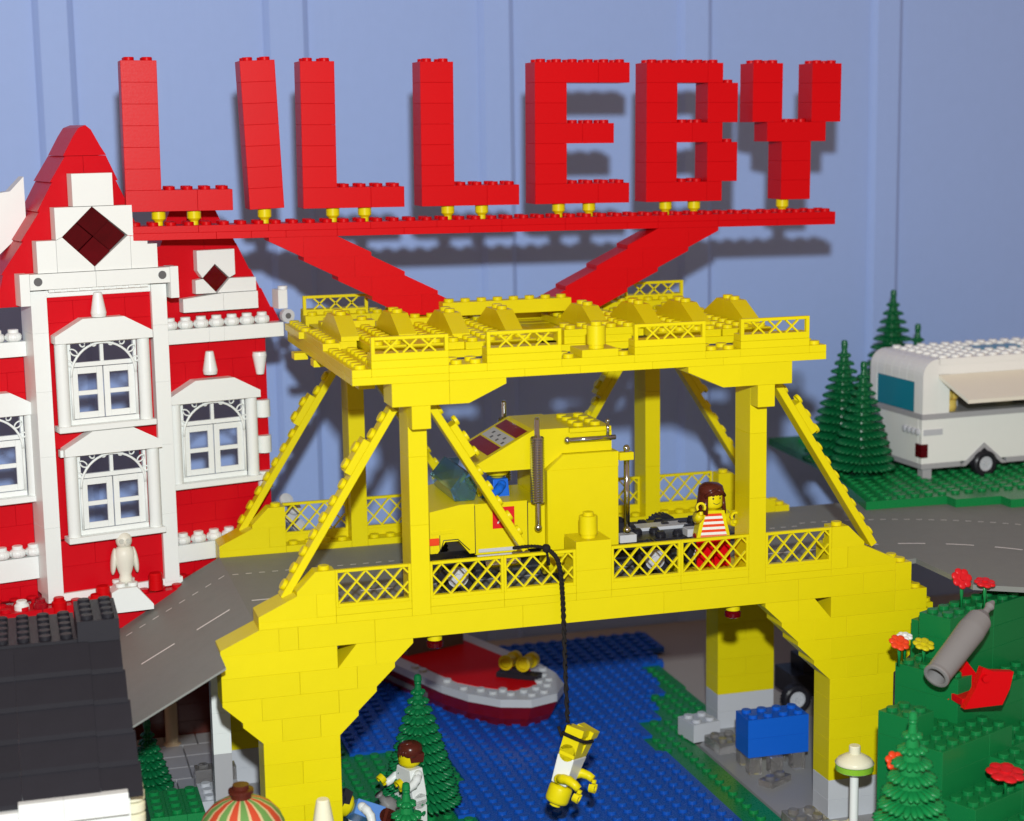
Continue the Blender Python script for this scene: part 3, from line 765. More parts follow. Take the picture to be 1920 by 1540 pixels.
for bb in ((12.9, 13.9, 3.9, 4.6, 1.5, 1.95, .03), (17.0, 18.2, 4.0, 4.8, 1.5, 1.95, .03), (15, 18, 6.2, 7.4, 1.5, 1.7, .03)):
    q = MB(); q.box(*bb); q.build('coupling', LGY, TK)
q = MB(); q.lathe([(.7, -1.1), (.7, 1.1)], 16, M=Matrix.Translation((9.6, 4.3, .75)) @ Matrix.Rotation(PI/2, 4, 'Y')); q.build('fuel_tank', YEL, TK)
q = MB(); q.lathe([(.5, -1.0), (.5, 1.0)], 16, M=Matrix.Translation((6.0, 4.1, .95)) @ Matrix.Rotation(PI/2, 4, 'Y')); q.build('air_tank', CHR, TK)
tq = MB(); tq.lathe([(.72, -.45), (1.05, -.48), (1.22, -.36), (1.24, 0), (1.22, .36), (1.05, .48), (.72, .45)], 28, M=Matrix.Rotation(PI/2, 4, 'X'), caps=False)
for i in range(28):
    a = 2*PI*i/28; tq.add([tuple(Matrix.Rotation(a, 3, 'Y') @ Vector(p)) for p in ((-.06, -.42, 1.2), (.06, -.42, 1.2), (.06, .42, 1.2), (-.06, .42, 1.2), (-.06, -.42, 1.265), (.06, -.42, 1.265), (.06, .42, 1.265), (-.06, .42, 1.265))], [(4, 5, 6, 7), (0, 1, 5, 4), (1, 2, 6, 5), (2, 3, 7, 6), (3, 0, 4, 7)])
tyre = tq.mesh('tyre', BLK)
tq = MB(); M = Matrix.Rotation(PI/2, 4, 'X'); tq.lathe([(.73, -.40), (.73, .40), (.62, .42), (.58, .30), (.2, .28), (.18, .44)], 24, M=M)
for i in range(6):
    a = 2*PI*i/6; tq.lathe([(.09, .28), (.09, .36)], 8, (.38*math.cos(a), .38*math.sin(a), 0), M=M)
rim = tq.mesh('rim', LGY)
def wheel(parent, loc, s_=1.0, flip=False):
    wv = bpy.data.objects.new('wheel', None); col.objects.link(wv); wv.parent = parent; wv.location = loc; wv.scale = (s_, s_, s_)
    if flip: wv.rotation_euler = (0, 0, PI)
    link('tyre', tyre, wv); link('rim', rim, wv)
    return wv
for x in (3.3, 14.7, 17.6):
    wheel(TK, (x, 3.5, .62), .83); wheel(TK, (x, 9.7, .62), .83, flip=True)
# ================================================================= ROPE
pts = [(5.9, 1.1, 2.5), (6.6, .8, 2.6), (7.2, .3, 2.62), (7.55, -.1, 2.45), (7.85, -.35, 2.0), (8.0, -.45, 1.1), (8.06, -.5, 0), (8.05, -.7, -1.5), (7.95, -1.2, -4), (7.85, -1.8, -6.6)]
sm = []
for i in range(len(pts)-1):
    p0, p1, p2, p3 = [Vector(pts[max(0, min(len(pts)-1, i+k))]) for k in (-1, 0, 1, 2)]
    for k in range(14):
        t = k/14; sm.append(.5*((2*p1)+(-p0+p2)*t+(2*p0-5*p1+4*p2-p3)*t*t+(-p0+3*p1-3*p2+p3)*t**3))
q = MB()
for ph in (0, PI):
    tw = [p + Vector((.065*math.cos(ph+i*1.0), .065*math.sin(ph+i*1.0), 0)) for i, p in enumerate(sm)]
    q.tube(tw, .085, 6)
q.tube([(7.3, .2, 2.75), (7.35, -.05, 2.5), (7.4, -.1, 2.0), (7.45, 0, 1.7)], .1, 8); q.ball((7.35, 0, 2.6), .24, n=10, m=6)
rp = q.build('rope', ROPE); tag(rp, 'black rope tied to the bridge railing and hanging down to the upside down figure', 'rope')
q = MB(); hR = Matrix.Rotation(PI+.36, 3, 'Y') @ Matrix.Rotation(-.85, 3, 'Z'); ring = []
for i in range(25):
    a = 2*PI*i/24; sg = lambda v: math.copysign(abs(v)**.55, v)
    ring.append(Vector((8.62, -1.9, -6.75)) + hR @ Vector((1.1*sg(math.cos(a)), .66*sg(math.sin(a))+.05, .62-.12*math.cos(a))))
q.tube(ring, .10, 6); q.ball((7.85, -2.0, -6.75), .26, n=10, m=6); q.tube([(7.8, -2, -6.8), (7.4, -2, -7.1), (7.3, -1.9, -6.6)], .09, 6); q.build('knot', ROPE, rp)
# ================================================================= BOAT
BT = thing('boat', 'white and dark red toy boat with yellow twin guns on its red foredeck', 'boat', (13.2, 19.6, -14.75), rz=.335)
def hull(sc, yo): return [(-1.05*sc, 0+yo), (1.05*sc, 0+yo), (2.6*sc, 1.3+yo), (3.6*sc, 3.6+yo), (4.0*sc, 6.2+yo), (4.0*sc, 17), (-4.0*sc, 17), (-4.0*sc, 6.2+yo), (-3.6*sc, 3.6+yo), (-2.6*sc, 1.3+yo)]
def loft(q, levels):
    n = len(levels[0][0]); o = []
    vs = []
    for poly, z in levels: vs += [(x, y, z) for x, y in poly]
    fs = []
    for a in range(len(levels)-1):
        for i in range(n): fs.append((a*n+i, a*n+(i+1) % n, (a+1)*n+(i+1) % n, (a+1)*n+i))
    fs.append(tuple(range((len(levels)-1)*n, len(levels)*n))); fs.append(tuple(reversed(range(n))))
    q.add(vs, fs)
q = MB(); loft(q, [(hull(.80, 1.1), 0), (hull(.92, .5), .8), (hull(1.0, .03), 1.75)]); q.build('hull', DRED, BT)
q = MB(); loft(q, [(hull(1.01, -.02), 1.76), (hull(1.01, -.02), 2.3)])
for x, y in ((-.5, .7), (.5, .7), (-1.5, 1.7), (1.5, 1.7), (-2.3, 2.6), (2.3, 2.6), (-2.6, 3.6), (2.6, 3.6), (-3.3, 4.6), (3.3, 4.6), (-3.3, 6.6), (3.3, 6.6), (-1.5, 2.6), (1.5, 2.6), (-.5, 1.6), (.5, 1.6), (-3.4, 9.5), (-3.4, 10.5)): q.stud(x, y, 2.29)
q.build('gunwale', mat('boat_pale_grey', (.50, .52, .54), .3), BT)
q = MB(); q.prism([(-1.0, 2.2), (1.0, 2.2), (2.3, 4.4), (2.9, 6.0), (2.9, 16.6), (-2.9, 16.6), (-2.9, 6.0), (-2.3, 4.4)], 'z', 2.2, 2.36); q.build('deck', RED, BT)
q = MB(); q.box(-2.4, 2.4, 13, 16.4, 2.3, 3.9, .05); q.build('cabin', DGY, BT)
q = MB(); q.prism([(-4.08, 8), (-4.0, 8), (-4.0, 16), (-4.08, 16)], 'z', .95, 1.3); q.build('stripe', DGY, BT)
gun = bpy.data.objects.new('gun_mount', None); col.objects.link(gun); gun.parent = BT; gun.location = (1.0, 4.2, 2.36); gun.rotation_euler = (0, 0, -.98)
q = MB(); q.box(-1.5, 1.5, -.5, .5, 0, .35, .03); q.prism([(-.5, .35), (.5, .35), (.4, .7), (-.4, .7)], 'y', -.4, .4); q.build('gun_base', BLK, gun)
for s_ in (-.62, .62):
    q = MB(); M = Matrix.Translation((s_, -.2, 1.15)) @ Matrix.Rotation(PI/2-.12, 4, 'X')
    q.lathe([(.30, -1.3), (.52, -1.25), (.52, -.75), (.34, -.6), (.34, .3), (.50, .45), (.52, .75), (.36, .8), (.33, .62), (.05, .62)], 20, M=M); q.build('gun_barrel', OLV, gun)
# ================================================================= TREES
pine('pine_tree', 'tall green toy pine at the water beside the figure in white', 8.3, 2.05, 14, 3, loc=(2.1, 8.3, -14.6), m=PIN2, rz=.3)
pine('pine_tree', 'small green toy pine in front of the white dressed figure at the bottom edge', 4.3, 1.35, 6, 4, loc=(-.1, 2.2, -14.6), m=LEAF, trunk=.5)
pine('pine_tree', 'dark narrow green toy pine on the grey pavement under the ramp', 4.6, 1.15, 9, 5, loc=(-12.7, 16.4, -14.6), m=PINE, trunk=.5)
g_ = 'green toy pines around the caravan'
pine('pine_tree', 'taller of the two dark green toy pines left of the caravan', 9.2, 2.45, 15, 6, loc=(37.3, 24.8, .2), m=PINE, group=g_)
pine('pine_tree', 'shorter and nearer of the two dark green toy pines left of the caravan', 8.1, 1.95, 13, 7, loc=(37.15, 21.6, .2), m=PINE, group=g_)
pine('pine_tree', 'tall dark green toy pine rising behind the caravan roof', 11.6, 3.1, 17, 8, loc=(46.1, 34, .2), m=PINE, group=g_)
pine('pine_tree', 'small tree top just showing above the caravan roof', 9.2, 2.0, 12, 9, loc=(46.9, 31.6, .2), m=PINE, group=g_)
# ================================================================= CARAVAN PLATE
mb = MB(); mb.prism([(33.7, 14.4), (39.5, 14.2), (39.5, 13.1), (42.8, 13.0), (42.8, 11.8), (64, 11.0), (64, 38), (37.6, 38), (36.9, 28)], 'z', -.40, .15)
yy = 14.9
while yy < 36:
    x = 34.4+(yy-14.4)*.235
    while x < 60:
        if (x < 39.5 or yy > 15.2 or True) and (yy < 27 or x < 40): mb.stud(x, yy, .14, 8)
        x += 1
    yy += 1
tag(mb.build('grass_plate', GRN), kind='structure')
CV = thing('caravan', 'white toy caravan with open side hatch, teal rear window and grey stripe', 'caravan', (40.45, 19.3, .15), rz=.04)
# local: x = length, y = depth (width), z up
W_ = 7.0; L_ = 18.0
q = MB()
q.box(0, L_, 0, .5, 1.1, 4.2, .03); q.box(0, .5, .5, W_, 1.1, 4.2, .03); q.box(0, L_, W_-.5, W_, 1.1, 4.2, .03); q.build('lower_wall', CVW, CV)
prof = [(0, 4.55), (0, 7.2)] + [(1.2-1.2*math.cos(a), 7.2+1.15*math.sin(a)) for a in [PI/2*k/7 for k in range(1, 8)]]
q = MB(); q.prism(prof + [(1.3, 8.35), (1.3, 4.55)], 'y', 0, .35); q.prism(prof + [(1.3, 8.35), (1.3, 4.55)], 'y', W_-.35, W_)
q.prism(prof + [(1.2, 7.9), (.9, 7.6), (.45, 7.0), (.45, 4.55)], 'y', .36, 1.1)
for k in range(5):
    a0 = 1.12+k*1.0
    q.prism(([(0, 6.7), (0, 7.2)] + prof[2:] + [(1.2, 7.9), (.9, 7.6), (.45, 7.0), (.45, 6.7)]), 'y', a0, a0+.97)
q.prism(prof + [(1.2, 7.9), (.9, 7.6), (.45, 7.0), (.45, 4.55)], 'y', 6.12, W_-.36); q.build('rear_shell', CVW, CV)
q = MB(); q.box(.05, .4, 1.15, 6.1, 4.6, 6.68, .02); q.build('rear_window', TDB, CV)
q = MB(); q.box(1.2, L_, 0, W_, 7.9, 8.35, .02); q.box(1.2, L_, -.002, .3, 7.2, 7.9, .01); q.box(1.2, 2.1, -.002, .4, 4.55, 7.3, .01)
q.box(2.1, L_, W_-.5, W_, 4.5, 8, .02)
for i in range(16):
    for j in range(7):
        if not (4 < i < 9 and 2 < j < 5): q.stud(1.8+i, .5+j, 8.34)
q.build('roof', CVW, CV)
q = MB(); q.box(5.8, 10.2, 3.1, 4.9, 8.34, 8.42, .02); q.build('skylight', TDB, CV)
q = MB(); q.box(-.04, L_, -.06, W_, 4.2, 4.58, .02); q.box(-.03, 3.1, -.05, .3, .75, 1.1, .02); q.box(-.03, .3, .3, W_, .75, 1.1, .02); q.box(6.8, L_, -.05, .3, .75, 1.1, .02); q.build('grey_stripe', GRY, CV)
q = MB(); q.add([(1.2, -.02, 7.25), (L_, -.02, 7.25), (L_, -2.9, 5.9), (1.7, -2.9, 5.9), (1.2, -.02, 7.0), (L_, -.02, 7.0), (L_, -2.9, 5.65), (1.7, -2.9, 5.65)], [(0, 3, 2, 1), (4, 5, 6, 7), (2, 3, 7, 6), (0, 4, 7, 3)])
q.build('hatch', mat('ivory_plastic', (.82, .80, .68), .3), CV)
q = MB(); q.prism([(3.1, .75), (4.95, 2.3), (6.8, .75), (6.4, .75), (4.95, 1.95), (3.5, .75)], 'y', -.06, .2); q.build('wheel_arch', GRY, CV)
q = MB(); q.prism([(3.3, .8), (4.95, 2.15), (6.6, .8)], 'y', -.02, .04); q.build('wheel_well', BLK, CV)
wheel(CV, (4.9, -.1, .85), .72)
q = MB(); q.box(-.1, .45, -.1, .7, 1.55, 2.5, .03); q.build('tail_light', TRD, CV)
q = MB(); q.box(.1, 1.6, -.08, .02, 3.1, 3.5, .02)
for k in range(4): q.lathe([(.24, 0), (.24, .14), (.14, .2)], 12, M=Matrix.Translation((0, .5+.55*k, 3.3)) @ Matrix.Rotation(-PI/2, 4, 'Y'))
q.build('handle_bar', LGY, CV)
q = MB(); q.box(.2, .9, .1, .8, 0, .8, .03); q.build('support_foot', GRY, CV)
for bb, m_ in (((3.0, 4.2, 2.2, 2.8, 4.55, 5.2, .03), LGY), ((7.5, 8.8, 2.4, 3.4, 4.55, 6.4, .03), CRM), ((9.0, 9.7, 2.0, 3, 4.55, 6.6, .03), BLK), ((10.6, 13, 2.2, 3.2, 4.55, 5.5, .03), LGY)):
    q = MB(); q.box(*bb); q.build('counter_box', m_, CV)
tb = thing('teddy', 'small pale yellow toy head looking out under the caravan hatch', 'toy figure', (43.0, 20.2, 4.72), rz=.04)
q = MB(); q.slathe([(.45, 0), (.52, .3), (.5, .75), (.35, .8)], 16); q.ball((-.25, -.1, 1.1), .42, n=12, m=8); q.ball((.35, 0, 1.15), .42, n=12, m=8); q.build('head', mat('pale_yellow_plastic', (.70, .52, .12), .3), tb)
# ================================================================= BLUE BLOCK, QUAY THINGS
bw = thing('wagon', 'blue brick wagon on clear smoky feet standing on the grey quay', 'wagon', (22.45, 7.65, -14.7), rz=-.02)
WA = Asm(bw); WA.box(0, 4, 0, 2, 1.1, 2.3, BLU); WA.box(0, 4, 0, 2, 2.3, 3.5, BLU); WA.done()
for x, y in ((.1, -.1), (1.4, -.3), (3.0, 0), (.2, 1.6), (2.4, 1.4)):
    q = MB(); q.box(x, x+.8, y, y+.8, 0, 1.08, .05); q.build('foot', TGY, bw)
q = thing('smoky_brick', 'clear smoky brick lying on the quay in front of the blue wagon', 'brick', (22.9, 5.2, -14.72), rz=.5); QA = Asm(q); QA.box(0, 2, 0, 1, 0, .4, TGY); QA.done()
q = thing('smoky_brick', 'clear smoky bricks beside the light grey brick on the quay', 'brick', (23.2, 11.6, -14.72), rz=.1); QA = Asm(q); QA.box(-1, 1, 0, 2, 0, .7, TGY); QA.done()
q = thing('grey_brick', 'light grey studded brick at the corner of the quay by the green bank', 'brick', (21.5, 14.0, -14.72), rz=.16); QA = Asm(q); QA.box(0, 2, 0, 2, 0, 1.2, LGY); QA.done()
q = thing('stud_brick', 'light grey bricks with a yellow one at the bottom edge by the street lamp', 'brick', (21.2, -2.8, -14.72)); QA = Asm(q); QA.box(-.5, 1.5, 0, 2, 0, 1.3, TGY); QA.box(1, 3, -1.2, -.2, 0, 1.2, CRM); QA.done()
q = thing('machine', 'black toy machine half hidden behind the yellow bridge pier', 'vehicle', (30.6, 18.5, -15.2)); 
m_ = MB(); m_.box(0, 4, 0, 3, 1, 2.6, .05); m_.box(1, 3, .4, 2.6, 2.6, 3.6, .05); m_.build('body', BLK, q)
for x in (.1, 3.6): wheel(q, (x, -.2, 1.1), .8)
# street lamp
lt = thing('street_lamp', 'white toy street lamp with a round hat and clear green ring before the bridge pier', 'lamp', (23.0, -5.0, -14.72))
q = MB(); q.lathe([(.55, 0), (.55, .2), (.24, .3), (.24, 4.9)], 16); q.build('pole', WHI, lt)
q = MB(); q.lathe([(.9, 4.88), (1.02, 4.95), (1.02, 5.22), (.9, 5.26)], 28); q.build('glass_ring', TGR, lt)
q = MB(); q.slathe([(1.0, 5.27), (1.05, 5.34), (.9, 5.55), (.55, 5.76), (.31, 5.86)], 28); q.lathe([(.31, 5.85), (.31, 6.25), (.28, 6.3)], 18); q.build('hat', CRM, lt)
# ================================================================= HILL
HL = thing('hill', 'terraced hill of green bricks beside the right end of the bridge', 'hill', (25.5, -16.2, -14.7), rz=.42)
HA = Asm(HL)
# cells 2x2 studs: (i along local x, j along local y): top height above z=-14.7
Hm = [ # j = 0 nearest row
 [3.6, 4.8, 4.8, 3.6, 3.6, 3.6],
 [6.0, 6.0, 7.2, 6.0, 4.8, 4.8],
 [8.4, 8.4, 8.4, 7.2, 7.2, 6.0, 6.0],
 [9.6, 8.4, 10.8, 9.6, 9.6, 9.6, 8.4, 8.4],
 [0, 0, 10.8, 13.2, 13.2, 13.2, 13.2, 13.2],
 [0, 0, 0, 0, 12.0, 12.0, 12.0, 12.0],
]
for j, row in enumerate(Hm):
    i = 0
    while i < len(row):
        h = row[i]
        if h <= 0: i += 1; continue
        n = 1
        while i+n < len(row) and row[i+n] == h and n < 2: n += 1
        low = max(0, h-7.2); z = h; first = True
        while z > low+.1:
            HA.box(i*2, (i+n)*2, j*2, j*2+2, z-1.2, z, GRNH, studs=first); z -= 1.2; first = False
        if low > 0: HA.box(i*2+.05, (i+n)*2-.05, j*2+.05, j*2+1.95, 0, low, GRNH, studs=False)
        i += n
HA.box(-1, 0, 6, 7, 4.8, 6.0, GRNH); HA.box(-1, 0, 6, 7, 0, 4.8, GRNH, studs=False)
HA.done()
pine('pine_tree', 'broad green toy pine at the foot of the brick hill behind the street lamp', 11.9, 3.0, 17, 11, loc=(20.5, -15.5, -14.7), m=GRN, trunk=.6)
gf = 'toy flowers on the green hill'
flower((29.3, -4.8, -1.5), FLRD, 'red flower on the hill above the cannon, the bigger of the two', 1.7, face=1.0, r=.62, group=gf)
flower((30.6, -5.0, -1.5), FLRD, 'flat red flower on the hill right of the bigger red one', 1.4, face=.25, r=.6, group=gf)
flower((25.0, -5.9, -3.9), FLOR, 'orange red flower touching the yellow bridge end', 1.25, face=.55, r=.58, group=gf)
flower((25.6, -5.4, -3.9), WHI, 'white flower half hidden behind the orange red one', 1.4, face=.2, r=.45, group=gf)
flower((26.4, -6.0, -3.9), mat('flower_yellow', (.60, .52, .01), .35), 'yellow flower on the hill left of the cannon muzzle', 1.05, face=.35, r=.6, group=gf)
flower((22.4, -10.5, -8.7), FLOR, 'orange red flower low on the hill above the street lamp hat', 1.4, face=.9, r=.6, group=gf)
flower((27.2, -12.9, -8.7), FLRD, 'large red flower on the lower right part of the hill', 1.1, face=.2, r=1.0, group=gf)
# cannon
CN = thing('cannon', 'grey toy cannon on a red carriage pointing left from the green hill', 'cannon', (24.75, -10.2, -3.2))
a = Vector((0, 0, 0)); b = Vector((4.0, 2.3, 2.2)); d = (b-a); L = d.length; M = Matrix.Translation(a) @ d.to_track_quat('Z', 'Y').to_matrix().to_4x4()
q = MB(); q.lathe([(.42, .9), (.50, .02), (.56, 0), (.68, .02), (.70, .12), (.66, .3), (.74, L*.75), (.66, L*.93), (.35, L*1.02), (.18, L*1.04), (.18, L*1.12), (.26, L*1.16), (.1, L*1.24)], 28, M=M); q.build('barrel', SGY, CN)
q = MB(); q.prism([(1.7, -1.9), (3.9, -1.9), (4.3, -1.1), (4.5, -.2), (3.3, -.05), (2.7, .2), (2.3, -.9)], 'y', 0, .4); q.prism([(1.7, -1.9), (3.9, -1.9), (3.9, -1.4), (2.7, .1), (2.3, -.9)], 'y', 1.6, 2.0); q.box(1.8, 3.7, .4, 1.6, -1.9, -1.5, .04)
q.lathe([(.2, -.1), (.2, .2)], 12, M=Matrix.Translation((2.8, 0, -.35)) @ Matrix.Rotation(PI/2, 4, 'X')); q.build('carriage', RED, CN)
# ================================================================= LEFT FOREGROUND
# black roofed building
BK = thing('black_roof_house', 'white toy house with a stepped black roof in the lower left corner', 'house', (0, 0, 0))
BA = Asm(BK)
zt = .62
for a, b in ((-29, -25), (-25, -21), (-21, -17)): BA.box(a, b, -2, 3, zt-1.2, zt, BLKR)
BA.box(-17, -15, -2, 2, zt-1.2, zt-.35, BLKR); BA.box(-17, -15, -2, 2, zt-.35, zt+.85, BLKR)
for k in range(5):
    z1 = zt-.15-1.2*k; yb = -2-k
    for a, b in ((-28, -24), (-24, -20), (-20, -16.5), (-16.5, -15+.1*k)):
        off = .06 if b > -15.5 else 0
        BA.prism([(yb, z1-off), (yb, z1-1.25-off), (yb-1.25, z1-1.25-off), (yb-1.25, z1-1.0-off), (yb-.12, z1-off)], 'x', a, b, BLKR, name='roof_slope')
BA.box(-29, -22, -7, 3, -14.7, -5.2, WHI, name='wall', studs=False); BA.box(-22, -15.2, -7, 3, -14.7, -5.2, WHI, name='wall', studs=False)
for i, (a, b) in enumerate(((-29, -24), (-24, -20.2), (-20.2, -18.2), (-18.2, -15.3))): BA.box(a, b, -7.6, -7, -6.3-.5*(i < 2), -5.25-.35*(i < 2), WHI, name='cornice', studs=False)
BA.done()
q = MB(); M = Matrix.Translation((-19.6, -7.3, -8.0)) @ Matrix.Rotation(PI/2, 4, 'X'); q.lathe([(1.35, -.2), (1.35, .25), (1.2, .3)], 32, M=M); q.build('round_window', BLK, BK)
cc = thing('column', 'cream ball topped column at the right corner of the black roofed house', 'column', (-15.0, -5.6, -14.7))
q = MB(); q.lathe([(.5, 0), (.5, 7.2)], 18); q.build('shaft', OLV, cc)
q = MB(); 
for k, (r, z) in enumerate(((.56, 7.2), (.56, 7.75), (.56, 8.3))): q.lathe([(r-.12, z), (r, z+.08), (r, z+.42), (r-.12, z+.5)], 18)
q.ball((.1, 0, 8.95), .42, n=14, m=8); q.build('capital', CRM, cc)
c2 = thing('round_bricks', 'white ball finial at the foot of the black roofed house', 'finial', (-17.0, -8.6, -14.7)); q = MB(); q.lathe([(.5, 0), (.5, 7.0)], 16); q.ball((0, 0, 7.4), .55, n=14, m=8); q.build('ball', WHI, c2)
# striped parasol
UM = thing('parasol', 'round parasol with red, green and cream stripes and a dark brown knob', 'parasol', (-9.85, -5, -14.7))
q = MB(); q.lathe([(.2, 0), (.2, 6.0)], 12); q.build('pole', WHI, UM)
q = MB(); n = 72; prof = [(.42, 7.55), (.9, 7.42), (1.45, 7.1), (1.85, 6.65), (2.05, 6.2), (2.05, 6.0)]
vs = []; fs = []; ms = []
for r, z in prof:
    for i in range(n): vs.append((r*math.cos(2*PI*i/n), r*math.sin(2*PI*i/n), z))
for a in range(len(prof)-1):
    for i in range(n):
        fs.append((a*n+i, a*n+(i+1) % n, (a+1)*n+(i+1) % n, (a+1)*n+i)); ph = i % 8
        ms.append(0 if ph in (0, 1, 2) and a < 5 else (1 if ph in (4, 5, 6) and a < 5 else 2))
for f, m_ in zip(fs, ms): q.f.append(f); q.m.append(m_); q.sm.append(True)
q.v = vs; q.build('canopy', [mat('print_red', (.55, .07, .03), .4), mat('print_green', (.14, .30, .08), .4), mat('print_tan', (.60, .47, .25), .4)], UM)
q = MB(); q.lathe([(.50, 7.45), (.50, 7.75), (.62, 7.8), (.62, 7.95), (.40, 8.0), (.40, 8.2), (.3, 8.2)], 18); q.build('knob', BRN, UM)
# white cone lamp in front of the left pier
wc = thing('cone_post', 'pale yellow white cone standing in front of the left bridge pier', 'cone', (-5.75, -4.2, -14.7))
q = MB(); q.lathe([(.45, 0), (.45, 4.6)], 16); q.build('post', WHI, wc)
q = MB(); q.lathe([(.60, 4.6), (.62, 4.9), (.33, 6.55), (.28, 6.62)], 20); q.build('cone', CRM, wc)
# green flower box, grey bricks and columns under the ramp
gb = thing('green_bricks', 'block of dark green studded bricks on the pavement left of the parasol', 'bricks', (-13.4, 7.0, -14.6)); QA = Asm(gb)
for i in range(3): QA.box(.0+i, 1+i, 0, 4, .9, 2.1, GRN); QA.box(i, 1+i, 0, 4, -.1, .9, GRN)
QA.done()
gk = thing('grey_steps', 'light grey bricks with clear studs beside the left bridge pier', 'bricks', (-10.2, 10.8, -14.6)); QA = Asm(gk); QA.box(0, 2.4, 0, 3, 0, 1.2, LGY); QA.box(0, 2.4, 3, 4, 0, 2.0, TGY); QA.done()
wp = thing('white_pillar', 'white square pillar under the ramp left of the yellow bridge end', 'pillar', (-9.6, 9, -14.6)); wp.scale = (.85, .85, 1); QA = Asm(wp)
for k in range(7): QA.box(0, 1.2, 0, 1.2, 4.6+k*1.2, 5.8+k*1.2, WHI, studs=False)
QA.box(0, 1.2, 0, 1.2, 0, 4.6, GRY, studs=False); QA.done()
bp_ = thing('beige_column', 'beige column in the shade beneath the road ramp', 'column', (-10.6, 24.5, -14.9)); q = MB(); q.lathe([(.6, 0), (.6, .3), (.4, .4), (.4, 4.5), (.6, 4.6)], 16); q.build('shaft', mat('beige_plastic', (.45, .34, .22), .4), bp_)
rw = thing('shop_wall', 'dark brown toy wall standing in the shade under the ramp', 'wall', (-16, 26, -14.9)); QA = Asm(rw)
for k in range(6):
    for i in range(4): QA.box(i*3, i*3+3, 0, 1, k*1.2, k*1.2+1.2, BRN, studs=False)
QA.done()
# ================================================================= RED HOUSE
HS = thing('red_house', 'red and white toy town house with arched windows and pointed red gable', 'house', (-3.925, 19.674, 0), rz=math.radians(13.6))
H = Asm(HS)
def bond(x0, x1, z0, z1, y0, y1, m, holes=(), wdt=3, hh=1.2, name='brick'):
    r = 0; z = z0
    while z < z1-.05:
        zt_ = min(z+hh, z1); x = x0; first = wdt if r % 2 == 0 else wdt*.5
        while x < x1-.05:
            xe = min(x+first, x1); first = wdt
            if x1-xe < .6: xe = x1
            segs = [(x, xe)]
            for hx0, hx1, hz0, hz1 in holes:
                if z < hz1-.05 and zt_ > hz0+.05:
                    ns = []
                    for a, b in segs:
                        if b <= hx0 or a >= hx1: ns.append((a, b)); continue
                        if a < hx0-.05: ns.append((a, hx0))
                        if b > hx1+.05: ns.append((hx1, b))
                    segs = ns
            for a, b in segs:
                if b-a > .08: H.box(a, b, y0, y1, z, zt_, m, studs=False, name=name)
            x = xe
        z = zt_; r += 1
# right wing (front plane y=0)
def hbond(x0, x1, hz0, hz1, holes):
    bond(x0, x1, -3.5, hz0, 0, 1, REDH); bond(x0, x1, hz0, hz1, 0, 1, REDH, holes=holes); bond(x0, x1, hz1, 12.3, 0, 1, REDH)
hbond(-7, -.35, 3.7, 8.7, [(-6.6, -1.4, 3.6, 9.0)])
hbond(-17.5, -15, 4.0, 8.95, [(-20, -15, 3.9, 9.2)])
hbond(-24, -17.5, 4.0, 8.95, [(-19.8, -17.5, 3.9, 9.2)])
for a, b in ((-7, -4.15), (-4.15, -3.2), (-3.2, .6)): H.box(a, b, -.7, 1.2, 12.3, 13.15, WHI, studs=False)
H.box(-24, -15, -.7, 1.2, 12.3, 13.15, WHI, studs=False)
H.box(-7, -.2, -.5, 0, -.9, .15, WHI, studs=False); H.box(-24, -15, -.6, 0, -.6, .7, WHI, studs=False)
bq = MB(); bq.slathe([(.30, 0), (.43, .08), (.46, .25), (.43, .42), (.30, .5)], 14)
for k in range(8):
    a = 2*PI*k/8; bq.ball((.36*math.cos(a), .36*math.sin(a), .25), .13, .13, .2, n=6, m=5)
bq.stud(0, 0, .49); rb = bq.mesh('round_brick', WHI)
for k in range(7): link('round_brick', rb, HS, (-6.45+.965*k, -.35, 13.15))
for x in (-15.6, -16.55, -17.5, -18.45, -19.4): link('round_brick', rb, HS, (x, -.35, 13.15))
for x in (-6.2, -5.22, -4.24, -3.27, -2.3, -1.3): link('round_brick', rb, HS, (x, -.2, .15))
for x in (-15.2, -16.1, -17.0, -17.9): link('round_brick', rb, HS, (x, -.3, .72))
# quoins on the right corner
zq = 3.2; k = 0
q = MB(); q.lathe([(.46, 0), (.46, 1.05)], 16); quo = q.mesh('quoin', WHI)
for zq in (3.0, 5.2, 7.4): link('quoin', quo, HS, (-.75, -.12, zq))
cq = MB(); cq.lathe([(.40, 0), (.44, .22), (.24, 1.35), (.20, 1.38)], 18); cone_me = cq.mesh('finial', WHI)
link('finial', cone_me, HS, (-4.15, -.55, 10.35)); o = link('finial', cone_me, HS, (-.85, -.2, 11.4)); o.rotation_euler = (PI, 0, 0)
